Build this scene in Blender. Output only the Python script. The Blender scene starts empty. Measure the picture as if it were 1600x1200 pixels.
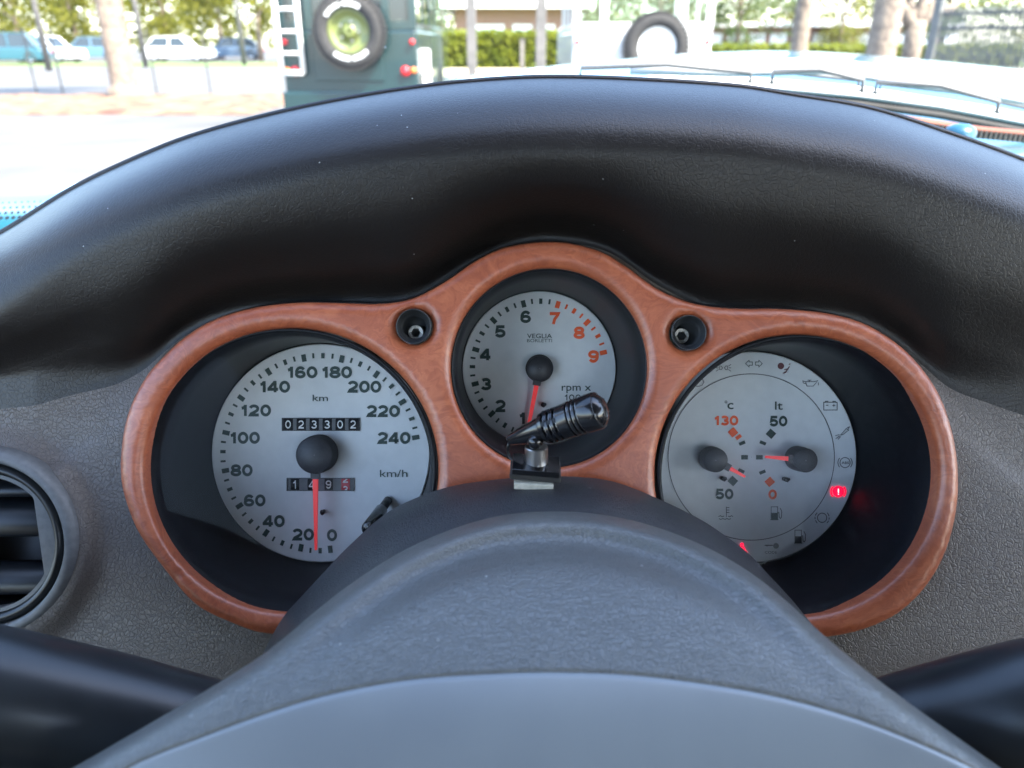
import bpy, bmesh, math, random
from math import sin, cos, pi, radians, sqrt, atan2, exp
from mathutils import Vector, Matrix, Euler
random.seed(7)
S = bpy.context.scene
C = S.collection

# ---------------------------------------------------------------- camera
PITCH = radians(23.8); F = 1202.0; CZ = 1.05
cam_d = bpy.data.cameras.new('camera'); cam = bpy.data.objects.new('camera', cam_d); C.objects.link(cam)
cam.location = (0, 0, CZ); cam.rotation_euler = (pi/2 - PITCH, 0, 0)
cam_d.sensor_width = 36; cam_d.lens = F/1600*36; cam_d.clip_start = 0.01; cam_d.clip_end = 600
cam_d.dof.use_dof = True; cam_d.dof.focus_distance = 0.292; cam_d.dof.aperture_fstop = 13.0
S.camera = cam
# ---------------------------------------------------------------- light
SUN_EL = radians(52); SUN_AZ = (0.80, -0.60)      # horizontal direction towards the sun
W = bpy.data.worlds.new('World'); S.world = W; W.use_nodes = True
nt = W.node_tree; nt.nodes.clear()
sk = nt.nodes.new('ShaderNodeTexSky'); sk.sky_type = 'NISHITA'; sk.sun_disc = False
sk.sun_elevation = SUN_EL; sk.sun_rotation = atan2(SUN_AZ[0], SUN_AZ[1]); sk.air_density = 1.0; sk.dust_density = 1.5
bg = nt.nodes.new('ShaderNodeBackground'); bg.inputs['Strength'].default_value = 0.15
ow = nt.nodes.new('ShaderNodeOutputWorld')
nt.links.new(sk.outputs[0], bg.inputs[0]); nt.links.new(bg.outputs[0], ow.inputs[0])
sd = bpy.data.lights.new('sun', 'SUN'); sd.energy = 2.8; sd.angle = radians(0.53); sd.color = (1, .93, .80)
sun = bpy.data.objects.new('sun', sd); C.objects.link(sun)
sv = Vector((SUN_AZ[0]*cos(SUN_EL), SUN_AZ[1]*cos(SUN_EL), sin(SUN_EL)))
sun.rotation_euler = sv.to_track_quat('Z', 'Y').to_euler()
S.view_settings.view_transform = 'Standard'; S.view_settings.look = 'None'
S.view_settings.gamma = 1.0; S.view_settings.exposure = 3.15; S.view_settings.use_curve_mapping = False
S.cycles.use_denoising = True; S.cycles.max_bounces = 8; S.cycles.transparent_max_bounces = 16
S.cycles.sample_clamp_indirect = 6.0
S.cycles.caustics_reflective = False; S.cycles.caustics_refractive = False

# ---------------------------------------------------------------- helpers
RQ = Euler((pi/2 - PITCH, 0, 0)).to_matrix()      # tilt of the instrument panel
def CL(px, py, d):                                # point in the tilted frame
    return Vector(((px-800)/F*d, (600-py)/F*d, -d))
def PW(px, py, d):
    return RQ @ CL(px, py, d) + Vector((0, 0, CZ))
def PY(px, py, Y):                                # point at forward distance Y
    v = RQ @ Vector(((px-800)/F, (600-py)/F, -1)); v = v*(Y/v.y)
    return v + Vector((0, 0, CZ))

def mat(name, col, rough=.5, metal=0, coat=0, spec=.5, emis=None, es=0, trans=0):
    m = bpy.data.materials.new(name); m.use_nodes = True
    b = m.node_tree.nodes['Principled BSDF']
    b.inputs['Base Color'].default_value = (*col, 1); b.inputs['Roughness'].default_value = rough
    b.inputs['Metallic'].default_value = metal; b.inputs['Coat Weight'].default_value = coat
    b.inputs['Specular IOR Level'].default_value = spec
    if emis: b.inputs['Emission Color'].default_value = (*emis, 1); b.inputs['Emission Strength'].default_value = es
    return m
class N:
    def __init__(s, m): s.t = m.node_tree; s.b = s.t.nodes['Principled BSDF']
    def n(s, ty, **kw):
        x = s.t.nodes.new(ty)
        for k, v in kw.items():
            if k in x.inputs: x.inputs[k].default_value = v
            else: setattr(x, k, v)
        return x
    def l(s, a, b): s.t.links.new(a, b)
    def coord(s, scale=(1,1,1), src='Object'):
        tc = s.n('ShaderNodeTexCoord'); mp = s.n('ShaderNodeMapping'); mp.inputs['Scale'].default_value = scale
        s.l(tc.outputs[src], mp.inputs[0]); return mp.outputs[0]
    def ramp(s, fac, stops):
        r = s.n('ShaderNodeValToRGB'); e = r.color_ramp.elements
        while len(e) < len(stops): e.new(.5)
        for i, (p, c) in enumerate(stops): e[i].position = p; e[i].color = (*c, 1)
        s.l(fac, r.inputs[0]); return r.outputs[0]
    def math(s, op, a, b=None):
        x = s.n('ShaderNodeMath'); x.operation = op
        for i, v in enumerate((a, b)):
            if v is None: continue
            if isinstance(v, (int, float)): x.inputs[i].default_value = v
            else: s.l(v, x.inputs[i])
        return x.outputs[0]
    def bump(s, h, dist, strength=1.0):
        b = s.n('ShaderNodeBump'); b.inputs['Distance'].default_value = dist; b.inputs['Strength'].default_value = strength
        s.l(h, b.inputs['Height']); s.l(b.outputs[0], s.b.inputs['Normal']); return b
def noisy(name, c1, c2, scale, rough=.7, bump=0, detail=6, lo=.35, hi=.65, **kw):
    m = mat(name, c1, rough, **kw); q = N(m); co = q.coord()
    no = q.n('ShaderNodeTexNoise', Scale=scale, Detail=detail); q.l(co, no.inputs['Vector'])
    q.l(q.ramp(no.outputs[0], [(lo, c1), (hi, c2)]), q.b.inputs['Base Color'])
    if bump: q.bump(no.outputs[0], bump)
    return m
def leather(name, col, cell=520, rough=.5, bump=.00035, dust=0.0, spec=.5):
    m = mat(name, col, rough, spec=spec); q = N(m); co = q.coord()
    nz = q.n('ShaderNodeTexNoise', Scale=cell*.35, Detail=4); q.l(co, nz.inputs['Vector'])
    ad = q.n('ShaderNodeVectorMath', operation='MULTIPLY_ADD'); q.l(nz.outputs['Color'], ad.inputs[0])
    ad.inputs[1].default_value = (.0030,)*3; q.l(co, ad.inputs[2])
    v = q.n('ShaderNodeTexVoronoi', feature='DISTANCE_TO_EDGE', Scale=cell); q.l(ad.outputs[0], v.inputs['Vector'])
    v2 = q.n('ShaderNodeTexVoronoi', feature='DISTANCE_TO_EDGE', Scale=cell*2.1); q.l(ad.outputs[0], v2.inputs['Vector'])
    a = q.math('POWER', q.math('MINIMUM', q.math('MULTIPLY', v.outputs[0], 6.5), 1.0), .6)
    b = q.math('MINIMUM', q.math('MULTIPLY', v2.outputs[0], 3.0), 1.0)
    big = q.n('ShaderNodeTexNoise', Scale=30, Detail=3); q.l(co, big.inputs['Vector'])
    n3 = q.n('ShaderNodeTexNoise', Scale=1800, Detail=2); q.l(co, n3.inputs['Vector'])
    h = q.math('ADD', q.math('MULTIPLY', a, 1.0), q.math('MULTIPLY', b, .4))
    h = q.math('ADD', h, q.math('MULTIPLY', n3.outputs[0], .35))
    q.bump(h, bump)
    base = q.ramp(q.math('ADD', q.math('MULTIPLY', a, .6), q.math('MULTIPLY', big.outputs[0], .4)),
                  [(.0, tuple(c*.55 for c in col)), (.8, col), (1., tuple(c*1.12 for c in col))])
    out = base
    if dust:
        vd = q.n('ShaderNodeTexVoronoi', Scale=150); q.l(co, vd.inputs['Vector'])
        wn = q.n('ShaderNodeTexNoise', Scale=90, Detail=1); q.l(co, wn.inputs['Vector'])
        k = q.math('MULTIPLY', q.math('LESS_THAN', vd.outputs['Distance'], dust), q.math('GREATER_THAN', wn.outputs[0], .56))
        mx = q.n('ShaderNodeMix', data_type='RGBA'); q.l(k, mx.inputs[0]); q.l(base, mx.inputs[6])
        mx.inputs[7].default_value = (.35, .35, .34, 1); out = mx.outputs[2]
    q.l(out, q.b.inputs['Base Color'])
    return m
def setprop(o, label=None, cat=None, group=None, kind=None):
    if label: o['label'] = label
    if cat: o['category'] = cat
    if group: o['group'] = group
    if kind: o['kind'] = kind
    return o
def thing(name, label, cat, loc, tilt=False, rotz=0, group=None):
    o = bpy.data.objects.new(name, None); C.objects.link(o); o.location = loc; o.empty_display_size = .01
    o.rotation_euler = (pi/2 - PITCH, 0, 0) if tilt else (0, 0, rotz)
    return setprop(o, label, cat, group)
def mesh(name, vs, fs, m, parent=None, smooth=True, mats=None, loc=None):
    me = bpy.data.meshes.new(name); me.from_pydata([tuple(v) for v in vs], [], fs); me.update()
    if smooth: me.polygons.foreach_set('use_smooth', [True]*len(me.polygons))
    for x in (mats or [m]): me.materials.append(x)
    o = bpy.data.objects.new(name, me); C.objects.link(o)
    if parent: o.parent = parent
    if loc is not None: o.location = loc
    return o
def fromme(name, me, parent=None, loc=None):
    o = bpy.data.objects.new(name, me); C.objects.link(o)
    if parent: o.parent = parent
    if loc is not None: o.location = loc
    return o
class MB:
    def __init__(s): s.v = []; s.f = []
    def add(s, vs, fs):
        k = len(s.v); s.v += [Vector(v) for v in vs]; s.f += [tuple(i+k for i in f) for f in fs]; return s
    def box(s, x0, x1, y0, y1, z0, z1, M=None):
        vs = [Vector(p) for p in ((x0,y0,z0),(x1,y0,z0),(x1,y1,z0),(x0,y1,z0),(x0,y0,z1),(x1,y0,z1),(x1,y1,z1),(x0,y1,z1))]
        if M: vs = [M @ p for p in vs]
        return s.add(vs, [(3,2,1,0),(4,5,6,7),(0,1,5,4),(1,2,6,5),(2,3,7,6),(3,0,4,7)])
    def tube(s, pts, r, n=10, caps=True):
        pts = [Vector(p) for p in pts]; rr = r if isinstance(r, (list, tuple)) else [r]*len(pts)
        vs = []; fs = []; up = None
        for i, p in enumerate(pts):
            t = (pts[min(i+1, len(pts)-1)] - pts[max(i-1, 0)]).normalized()
            if up is None: up = t.orthogonal().normalized()
            a = (up - t*up.dot(t)).normalized(); b = t.cross(a); up = a
            vs += [p + (a*cos(2*pi*k/n) + b*sin(2*pi*k/n))*rr[i] for k in range(n)]
        for i in range(len(pts)-1):
            for k in range(n): fs.append((i*n+k, i*n+(k+1)%n, (i+1)*n+(k+1)%n, (i+1)*n+k))
        if caps: fs.append(tuple(range(n))[::-1]); fs.append(tuple((len(pts)-1)*n+k for k in range(n)))
        return s.add(vs, fs)
    def lathe(s, prof, n=48, M=None, ex=1, ey=1, cap0=False, cap1=False):   # prof: (r, z) about local z
        vs = []; fs = []
        for r, z in prof: vs += [Vector((r*ex*cos(2*pi*k/n), r*ey*sin(2*pi*k/n), z)) for k in range(n)]
        if M: vs = [M @ v for v in vs]
        for i in range(len(prof)-1):
            for k in range(n): fs.append((i*n+k, i*n+(k+1)%n, (i+1)*n+(k+1)%n, (i+1)*n+k))
        if cap0: fs.append(tuple(range(n))[::-1])
        if cap1: fs.append(tuple((len(prof)-1)*n+k for k in range(n)))
        return s.add(vs, fs)
    def build(s, name, m, parent=None, smooth=False, loc=None, bevel=0):
        o = mesh(name, s.v, s.f, m, parent, smooth, loc=loc)
        if bevel:
            b = o.modifiers.new('bevel', 'BEVEL'); b.width = bevel; b.segments = 2; b.limit_method = 'ANGLE'
        return o
def interp(knots, x):
    """Catmull-Rom through (x, y) knots"""
    if x <= knots[0][0]:
        (a, b), (c, d) = knots[0], knots[1]; return b + (x-a)*(d-b)/(c-a)
    if x >= knots[-1][0]:
        (a, b), (c, d) = knots[-2], knots[-1]; return d + (x-c)*(d-b)/(c-a)
    for i in range(len(knots)-1):
        if knots[i][0] <= x <= knots[i+1][0]: break
    x0, y0 = knots[i]; x1, y1 = knots[i+1]; h = x1-x0
    m0 = (y1-knots[i-1][1])/(x1-knots[i-1][0]) if i > 0 else (y1-y0)/h
    m1 = (knots[i+2][1]-y0)/(knots[i+2][0]-x0) if i+2 < len(knots) else (y1-y0)/h
    t = (x-x0)/h
    return (2*t**3-3*t*t+1)*y0 + (t**3-2*t*t+t)*h*m0 + (-2*t**3+3*t*t)*y1 + (t**3-t*t)*h*m1
def closed_curve(pts, n=6):
    out = []
    L = len(pts)
    for i in range(L):
        p0, p1, p2, p3 = (Vector((*pts[(i+k) % L], 0)) for k in (-1, 0, 1, 2))
        for j in range(n):
            t = j/n
            out.append(.5*((2*p1)+(p2-p0)*t+(2*p0-5*p1+4*p2-p3)*t*t+(3*p1-p0-3*p2+p3)*t**3))
    return out
def text_mesh(txt, w, h, bold=.0, m=None, name='numeral', parent=None, at=(0,0), z=0, rot=0, extr=0):
    cu = bpy.data.curves.new('t', 'FONT'); cu.body = txt; cu.size = 1; cu.offset = bold; cu.resolution_u = 3; cu.extrude = extr
    to = bpy.data.objects.new('t', cu); C.objects.link(to)
    dg = bpy.context.evaluated_depsgraph_get(); me = bpy.data.meshes.new_from_object(to.evaluated_get(dg))
    bpy.data.objects.remove(to)
    xs = [v.co.x for v in me.vertices]; ys = [v.co.y for v in me.vertices]
    cx, cy = (min(xs)+max(xs))/2, (min(ys)+max(ys))/2
    sx = w/(max(xs)-min(xs)); sy = h/(max(ys)-min(ys))
    for v in me.vertices: v.co = Vector(((v.co.x-cx)*sx, (v.co.y-cy)*sy, v.co.z))
    me.materials.clear(); me.materials.append(m); me.name = name
    o = bpy.data.objects.new(name, me); C.objects.link(o); o.parent = parent
    o.location = (at[0], at[1], z); o.rotation_euler = (0, 0, rot)
    return o
def E(cx, cy, rx, ry, a0, a1, n=14): return [(cx+rx*cos(radians(a0+(a1-a0)*i/n)), cy+ry*sin(radians(a0+(a1-a0)*i/n))) for i in range(n+1)]
GL = {'0': (1, [E(.5,.5,.375,.405,90,450,32)]), '1': (.62, [[(.40,0),(.40,1)], [(.05,.70),(.26,.74),(.36,.90)]]),
      '2': (1, [E(.49,.66,.36,.245,165,-12,14)+[(.78,.50),(.56,.36),(.22,.20),(.16,.095),(.95,.095)]]),
      '3': (1, [E(.48,.70,.33,.20,155,-75,12)+[(.42,.515)], E(.48,.29,.375,.20,88,-160,16)]),
      '4': (1, [[(.97,.27),(.12,.27),(.12,.33),(.62,.88),(.70,.88),(.70,.0)]]),
      '5': (1, [[(.90,.905),(.24,.905),(.17,.50)]+E(.48,.34,.385,.245,125,-160,18)]),
      '6': (1, [E(.5,.31,.37,.225,0,360,24), [(.135,.33)]+E(.52,.52,.38,.385,185,35,12)]),
      '7': (1, [[(.06,.905),(.86,.905),(.80,.78),(.50,.40),(.40,0)]]),
      '8': (1, [E(.5,.285,.385,.195,0,360,24), E(.5,.715,.335,.19,0,360,24)]),
      '9': (1, [E(.5,.69,.37,.225,0,360,24), [(.865,.67)]+E(.48,.48,.38,.385,5,-145,12)])}
def digits(txt, w, h, m, name='numeral', parent=None, at=(0,0), z=0, sw=.27):
    adv = sum(GL[c][0] for c in txt) + .10*(len(txt)-1); x = -adv/2; mb = MB()
    for c in txt:
        k0 = len(mb.v); strokes([[(a, b) for a, b in pl] for pl in GL[c][1]], sw, mb)
        for v in mb.v[k0:]: v.x += x
        x += GL[c][0]+.10
    for v in mb.v: v.x *= w/adv; v.y = (v.y-.5)*h
    return mb.build(name, m, parent, loc=(at[0], at[1], z))
_zc = [0]
def strokes(polys, w, k=None):
    """flat strips in the xy plane"""
    mb = MB() if k is None else k
    for pl in polys:
        closed = False
        if len(pl) > 2 and (Vector(pl[0])-Vector(pl[-1])).length < 1e-9: closed = True; pl = pl[:-1]
        P = [Vector((p[0], p[1], 0)) for p in pl]; n = len(P)
        _zc[0] = (_zc[0]+1) % 12; z = .000004*_zc[0]; vs = []
        for i in range(n):
            a = P[(i-1) % n] if (closed or i > 0) else P[i]; b = P[(i+1) % n] if (closed or i < n-1) else P[i]
            d1 = (P[i]-a); d2 = (b-P[i])
            d1 = d1.normalized() if d1.length > 0 else d2.normalized(); d2 = d2.normalized() if d2.length > 0 else d1
            t = (d1+d2); t = t.normalized() if t.length > 1e-6 else d1
            nn = Vector((-t.y, t.x, 0)); s = w/2/max(.5, nn.dot(Vector((-d1.y, d1.x, 0))))
            vs += [P[i]+nn*s+Vector((0,0,z)), P[i]-nn*s+Vector((0,0,z))]
        fs = [(2*i, 2*i+1, 2*i+3, 2*i+2) for i in range(n-1)]
        if closed: fs.append((2*n-2, 2*n-1, 1, 0))
        mb.add(vs, fs)
    return mb
def arc(cx, cy, r, a0, a1, n=16):
    return [(cx+r*cos(radians(a0+(a1-a0)*i/n)), cy+r*sin(radians(a0+(a1-a0)*i/n))) for i in range(n+1)]

# ---------------------------------------------------------------- materials
M_leather = leather('charcoal leather', (.108, .092, .083), 640, .40, .00012)
M_hood_shaded = leather('shaded hood leather', (.0105, .0082, .0072), 620, .40, .00004, dust=.035, spec=.5)  # same leather as the panel; the recess shade is put into the colour
M_pad = leather('pad grain', (.088, .090, .086), 800, .35, .00009, dust=.05, spec=.8)
M_lid_lit = noisy('sky lit lid', (.155, .165, .17), (.18, .19, .19), 25, .31, spec=.8)  # paler than the pad: sky brightness is put into the colour
M_shroud = leather('column plastic', (.022, .024, .028), 900, .38, .0001, dust=.06)
M_spoke = noisy('spoke plastic', (.012, .014, .016), (.018, .02, .022), 80, .33)
M_black = mat('black plastic', (.006, .007, .009), .35)
M_tube = noisy('gauge tube black', (.004, .005, .007), (.007, .008, .011), 300, .42, spec=.25)
M_trim = noisy('grey trim plastic', (.10, .104, .108), (.13, .134, .138), 400, .5)
M_dial = noisy('dial print base', (.66, .68, .68), (.70, .72, .72), 200, .5)
M_green = mat('dark green print', (.018, .045, .038), .5)
M_grey = mat('grey symbol print', (.06, .065, .07), .5)
M_orange = mat('orange print', (.92, .12, .025), .5)
M_redn = mat('needle red', (.85, .04, .04), .4, emis=(1, .05, .05), es=.03)
M_hub = noisy('needle hub', (.03, .03, .034), (.04, .04, .045), 900, .45)
M_white = mat('white print', (.75, .75, .73), .5)
M_lamp = mat('red warning lamp', (.8, .01, .03), .5, emis=(1, .0, .04), es=.18)
M_steel = noisy('bolt steel', (.16, .155, .145), (.26, .25, .23), 2500, .4, metal=1.0)
M_mic = mat('microphone black', (.012, .012, .014), .2, metal=.3, coat=.4)
M_gun = mat('gunmetal', (.42, .40, .38), .3, metal=1)
M_tape = noisy('pale tape', (.45, .43, .36), (.58, .55, .47), 500, .6)
# wood
M_wood = mat('polished burl wood', (.3, .08, .03), .3, coat=.5); q = N(M_wood); co = q.coord()
n1 = q.n('ShaderNodeTexNoise', Scale=45, Detail=5); n1.inputs['Distortion'].default_value = 1.2; q.l(co, n1.inputs['Vector'])
ad = q.n('ShaderNodeVectorMath', operation='MULTIPLY_ADD'); q.l(n1.outputs['Color'], ad.inputs[0]); ad.inputs[1].default_value = (.05,)*3; q.l(co, ad.inputs[2])
mp = q.n('ShaderNodeMapping'); mp.inputs['Scale'].default_value = (.7, 2.6, .7); q.l(ad.outputs[0], mp.inputs[0])
n2 = q.n('ShaderNodeTexNoise', Scale=190, Detail=8); n2.inputs['Distortion'].default_value = .6; q.l(mp.outputs[0], n2.inputs['Vector'])
n4 = q.n('ShaderNodeTexNoise', Scale=22, Detail=2); q.l(co, n4.inputs['Vector'])
fac = q.math('ADD', q.math('MULTIPLY', n2.outputs[0], .6), q.math('MULTIPLY', n4.outputs[0], .4))
q.l(q.ramp(fac, [(.30,(.21,.046,.019)),(.45,(.31,.074,.030)),(.58,(.39,.105,.044)),(.72,(.48,.15,.065))]), q.b.inputs['Base Color'])
q.b.inputs['Coat Roughness'].default_value = .34; q.b.inputs['Roughness'].default_value = .38
q.bump(n2.outputs[0], .00006)
def glass(name, tint=(1,1,1), haze=0.0, hcol=(.8,.8,.8), rough=.02, refl=1.0):
    m = bpy.data.materials.new(name); m.use_nodes = True; t = m.node_tree; t.nodes.clear()
    o = t.nodes.new('ShaderNodeOutputMaterial'); tr = t.nodes.new('ShaderNodeBsdfTransparent'); tr.inputs[0].default_value = (*tint, 1)
    gl = t.nodes.new('ShaderNodeBsdfGlossy'); gl.inputs['Roughness'].default_value = rough
    fr = t.nodes.new('ShaderNodeFresnel'); fr.inputs[0].default_value = 1.45
    mu = t.nodes.new('ShaderNodeMath'); mu.operation = 'MULTIPLY'; mu.inputs[1].default_value = refl; t.links.new(fr.outputs[0], mu.inputs[0])
    mx = t.nodes.new('ShaderNodeMixShader'); t.links.new(mu.outputs[0], mx.inputs[0]); t.links.new(tr.outputs[0], mx.inputs[1]); t.links.new(gl.outputs[0], mx.inputs[2])
    last = mx.outputs[0]
    if haze:
        tl = t.nodes.new('ShaderNodeBsdfTranslucent'); tl.inputs[0].default_value = (*hcol, 1)
        m2 = t.nodes.new('ShaderNodeMixShader'); m2.inputs[0].default_value = haze
        t.links.new(last, m2.inputs[1]); t.links.new(tl.outputs[0], m2.inputs[2]); last = m2.outputs[0]
    t.links.new(last, o.inputs[0]); return m
M_lens = glass('gauge lens', refl=.12)
M_wind = glass('windscreen glass', (.97, .985, .98), haze=.006, refl=.5)
M_carglass = mat('dark car glass', (.03, .04, .045), .08)

# ================================================================ the place outside
M_conc = noisy('pale concrete', (.07, .067, .062), (.10, .096, .09), .8, .9)
M_mulch = noisy('red brown mulch', (.07, .028, .014), (.26, .14, .075), 2.5, .95, bump=.05)
M_bark = noisy('palm bark', (.12, .092, .072), (.21, .165, .125), 6, .9, bump=.05)
M_bark2 = noisy('tree bark', (.12, .09, .065), (.24, .18, .13), 6, .9, bump=.04)
def leafmat(name, a, b):
    m = noisy(name, a, b, 1.3, .6); q = N(m)
    q.b.inputs['Specular IOR Level'].default_value = .25
    # leaves let light through
    t = m.node_tree; tl = t.nodes.new('ShaderNodeBsdfTranslucent'); tl.inputs[0].default_value = (b[0]*1.6, b[1]*1.6, b[2], 1)
    mx = t.nodes.new('ShaderNodeMixShader'); mx.inputs[0].default_value = .35
    o = t.nodes['Material Output']; t.links.new(q.b.outputs[0], mx.inputs[1]); t.links.new(tl.outputs[0], mx.inputs[2]); t.links.new(mx.outputs[0], o.inputs[0])
    return m
M_leaf = leafmat('yellow green leaves', (.05, .058, .001), (.13, .125, .003))
M_leafd = leafmat('deep green leaves', (.035, .06, .015), (.08, .11, .025))
M_hedge = leafmat('lime hedge leaves', (.07, .095, .002), (.13, .145, .004))
M_grass = noisy('lawn', (.06, .10, .02), (.12, .16, .03), .6, .9)

def sheet(name, x0, x1, y0, y1, z, m, kind='structure', n=1):
    o = mesh(name, [(x0,y0,z),(x1,y0,z),(x1,y1,z),(x0,y1,z)], [(0,1,2,3)], m, smooth=False); o['kind'] = kind; return o
sheet('ground', -250, 250, -40, 320, 0, M_conc)
# mulch bed left, with an uneven surface and a kerb
def bed(name, x0, x1, y0, y1, m, h=.05, step=.35):
    nx = int((x1-x0)/step); ny = max(2, int((y1-y0)/step)); vs = []; fs = []
    for j in range(ny+1):
        for i in range(nx+1):
            e = 0 if i in (0, nx) or j in (0, ny) else 1
            vs.append((x0+(x1-x0)*i/nx, y0+(y1-y0)*j/ny, .006+e*(h+random.uniform(-.03, .03))))
    for j in range(ny):
        for i in range(nx): a = j*(nx+1)+i; fs.append((a, a+1, a+nx+2, a+nx+1))
    o = mesh(name, vs, fs, m); o['kind'] = 'structure'; return o
bed('mulch_bed', -14, -4.3, 13.2, 18.6, M_mulch)
bed('lawn', -60, 60, 43, 54, M_grass, .03, 1.5)
M_beige = noisy('sandy path', (.42, .33, .20), (.52, .43, .28), .9, .95)
sheet('path', -5, 45, 30, 40, .008, M_beige)

def leaves(mb, c, r, n, size, rnd=None):
    rnd = rnd or random
    for _ in range(n):
        th = rnd.uniform(0, 2*pi); u = rnd.uniform(-1, 1); k = rnd.uniform(.35, 1)**.5
        s = sqrt(1-u*u); p = Vector((c[0]+r[0]*k*s*cos(th), c[1]+r[1]*k*s*sin(th), c[2]+r[2]*k*u))
        a = Vector((rnd.gauss(0,1), rnd.gauss(0,1), rnd.gauss(0,1))).normalized(); b = a.orthogonal().normalized()
        sz = size*rnd.uniform(.5, 1.2)
        mb.add([p-a*sz*.5, p+b*sz*.3, p+a*sz*.5, p-b*sz*.3], [(0,1,2,3)])
def broad_tree(x, y, h, cr, zc, label, name='broadleaf_tree', n=2600, m=None, size=.3, low=.5, group=None, tr=.2):
    t = thing(name, label, 'tree', (x, y, 0), group=group); rnd = random.Random(int(x*31+y*7))
    mb = MB(); mb.tube([(0,0,0),(.1,0,h*.3),(rnd.uniform(-.2,.2),0,h*.62)], [tr, tr*.75, tr*.4], 8)
    for k in range(5):
        a = rnd.uniform(0, 2*pi); mb.tube([(.08,0,h*(.3+.05*k)),(cos(a)*cr*.35, sin(a)*cr*.35, h*(.45+.05*k)),(cos(a)*cr*.7, sin(a)*cr*.7, h*(.55+.07*k))], [tr*.4, tr*.25, tr*.1], 6)
    mb.build('trunk', M_bark2, t, True)
    cb = MB()
    for k in range(16):
        a = rnd.uniform(0, 2*pi); rr = rnd.uniform(.1, .75)*cr; zz = zc + rnd.uniform(-.6, .6)*(h-zc)*low*2
        q_ = cr*rnd.uniform(.25, .45); leaves(cb, (cos(a)*rr, sin(a)*rr, zz), (q_, q_, q_*.7), n//16, size, rnd)
    cb.build('crown', m or M_leaf, t); return t
X = lambda px, Y: (px-800)/F*Y*.915
k = 0
for px, Y, lab in ((30, 62, 'yellow green tree behind the pale cars at the far left'), (120, 70, 'tree with low crown just left of the palm trunk'),
                   (262, 78, 'yellow green tree over the white hatchback'), (345, 66, 'yellow green tree between the white hatchback and the green off-roader'),
                   (405, 58, 'bright tree just left of the green off-roader')):
    broad_tree(X(px, Y), Y, 9, 4.6, 4.3, lab, m=M_leaf, low=.62, size=.38)
for px, Y, lab in ((1150, 60, 'green tree just right of the white off-roader'), (1235, 66, 'green tree behind the thin pale palm trunk'),
                   (1310, 72, 'green tree left of the thick palm trunk'), (1470, 52, 'green tree above the slatted metal gate'), (690, 75, 'dark tree right of the green off-roader'), (935, 58, 'green tree seen past the left rear corner of the white off-roader'), (1025, 62, 'green tree seen through the rear window of the white off-roader')):
    broad_tree(X(px, Y), Y, 9, 4.4, 4.6, lab, m=M_leafd if px != 1310 else M_leaf, low=.6, size=.36)
tl_ = MB(); rnd = random.Random(3)
for i in range(60):
    x = -110+i*3.8; leaves(tl_, (x, 120+rnd.uniform(-8, 8), 4.5), (5, 3, 4.5), 170, 1.0, rnd)
    if i % 5 in (1, 2, 3): leaves(tl_, (x, 120+rnd.uniform(-8, 8), 9), (5, 3, 5), 170, 1.0, rnd)
o = tl_.build('far_woodland', M_leaf); setprop(o, 'far line of yellow green trees across the background', 'woodland', kind='stuff')
# hedges
def hedge(name, x0, x1, Y, h, d, label, n):
    t = MB(); rnd = random.Random(int(Y))
    for _ in range(n):
        p = Vector((rnd.uniform(x0, x1), Y+rnd.uniform(-d, d), rnd.uniform(.02, h)+rnd.uniform(-.08, .08)))
        a = Vector((rnd.gauss(0,1), rnd.gauss(0,1), rnd.gauss(0,1))).normalized(); b = a.orthogonal().normalized(); sz = rnd.uniform(.10, .22)
        t.add([p-a*sz, p+b*sz*.6, p+a*sz, p-b*sz*.6], [(0,1,2,3)])
    o = t.build(name, M_hedge); setprop(o, label, 'hedge'); return o
hedge('hedge', X(675, 41), X(890, 41), 41, 1.62, .5, 'clipped lime green hedge in front of the salmon brick building', 5000)
hedge('hedge', X(1100, 44), X(1600, 44), 44, 1.05, .5, 'low bright green hedge running behind the palm trunks at the right', 5500)
# palms: rough tapered trunks, skirts of rings, crowns above the picture
def palm(x, y, r, h, label, frondn=20):
    t = thing('palm_tree', label, 'palm', (x, y, 0)); mb = MB(); prof = []; rnd = random.Random(int(r*1000+x)); z = 0
    while z < h:
        rr = r*(1.35 if z < .15 else 1.0)*(1-.18*z/h)
        prof += [(rr*rnd.uniform(.95, 1.0), z), (rr*rnd.uniform(1.0, 1.06), z+.08)]; z += .12
    mb.lathe(prof, 20); mb.build('trunk', M_bark, t, True)
    for i in range(frondn):
        a = 2*pi*i/frondn + rnd.uniform(-.1, .1); e = rnd.uniform(-.2, .9); fb = MB(); pts = []
        for j in range(9):
            s = j/8*2.6; pts.append(Vector((cos(a)*s*.9, sin(a)*s*.9, h + sin(e)*s - .22*s*s)))
        fb.tube(pts, [.035-.003*j for j in range(9)], 5)
        for j in range(1, 9):
            for sgn in (-1, 1):
                for dz in range(3):
                    p = pts[j-1].lerp(pts[j], dz/3); sd_ = Vector((-sin(a), cos(a), 0))*sgn; out = Vector((cos(a), sin(a), 0))
                    tip = p+sd_*.55+out*.25+Vector((0,0,-.22)); fb.add([p, p+out*.06, tip], [(0,1,2)])
        fb.build('frond', M_leafd, t)
    return t
palm(X(182, 17.6), 17.6, .27, 6.5, 'thick palm trunk standing in the red mulch bed at the left')
palm(X(1249, 24), 24, .24, 6.8, 'thin pale palm trunk, left of the two palms behind the bonnet')
palm(X(1378, 19), 19, .33, 6.6, 'thick pale palm trunk left of the pruned tree')
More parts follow.
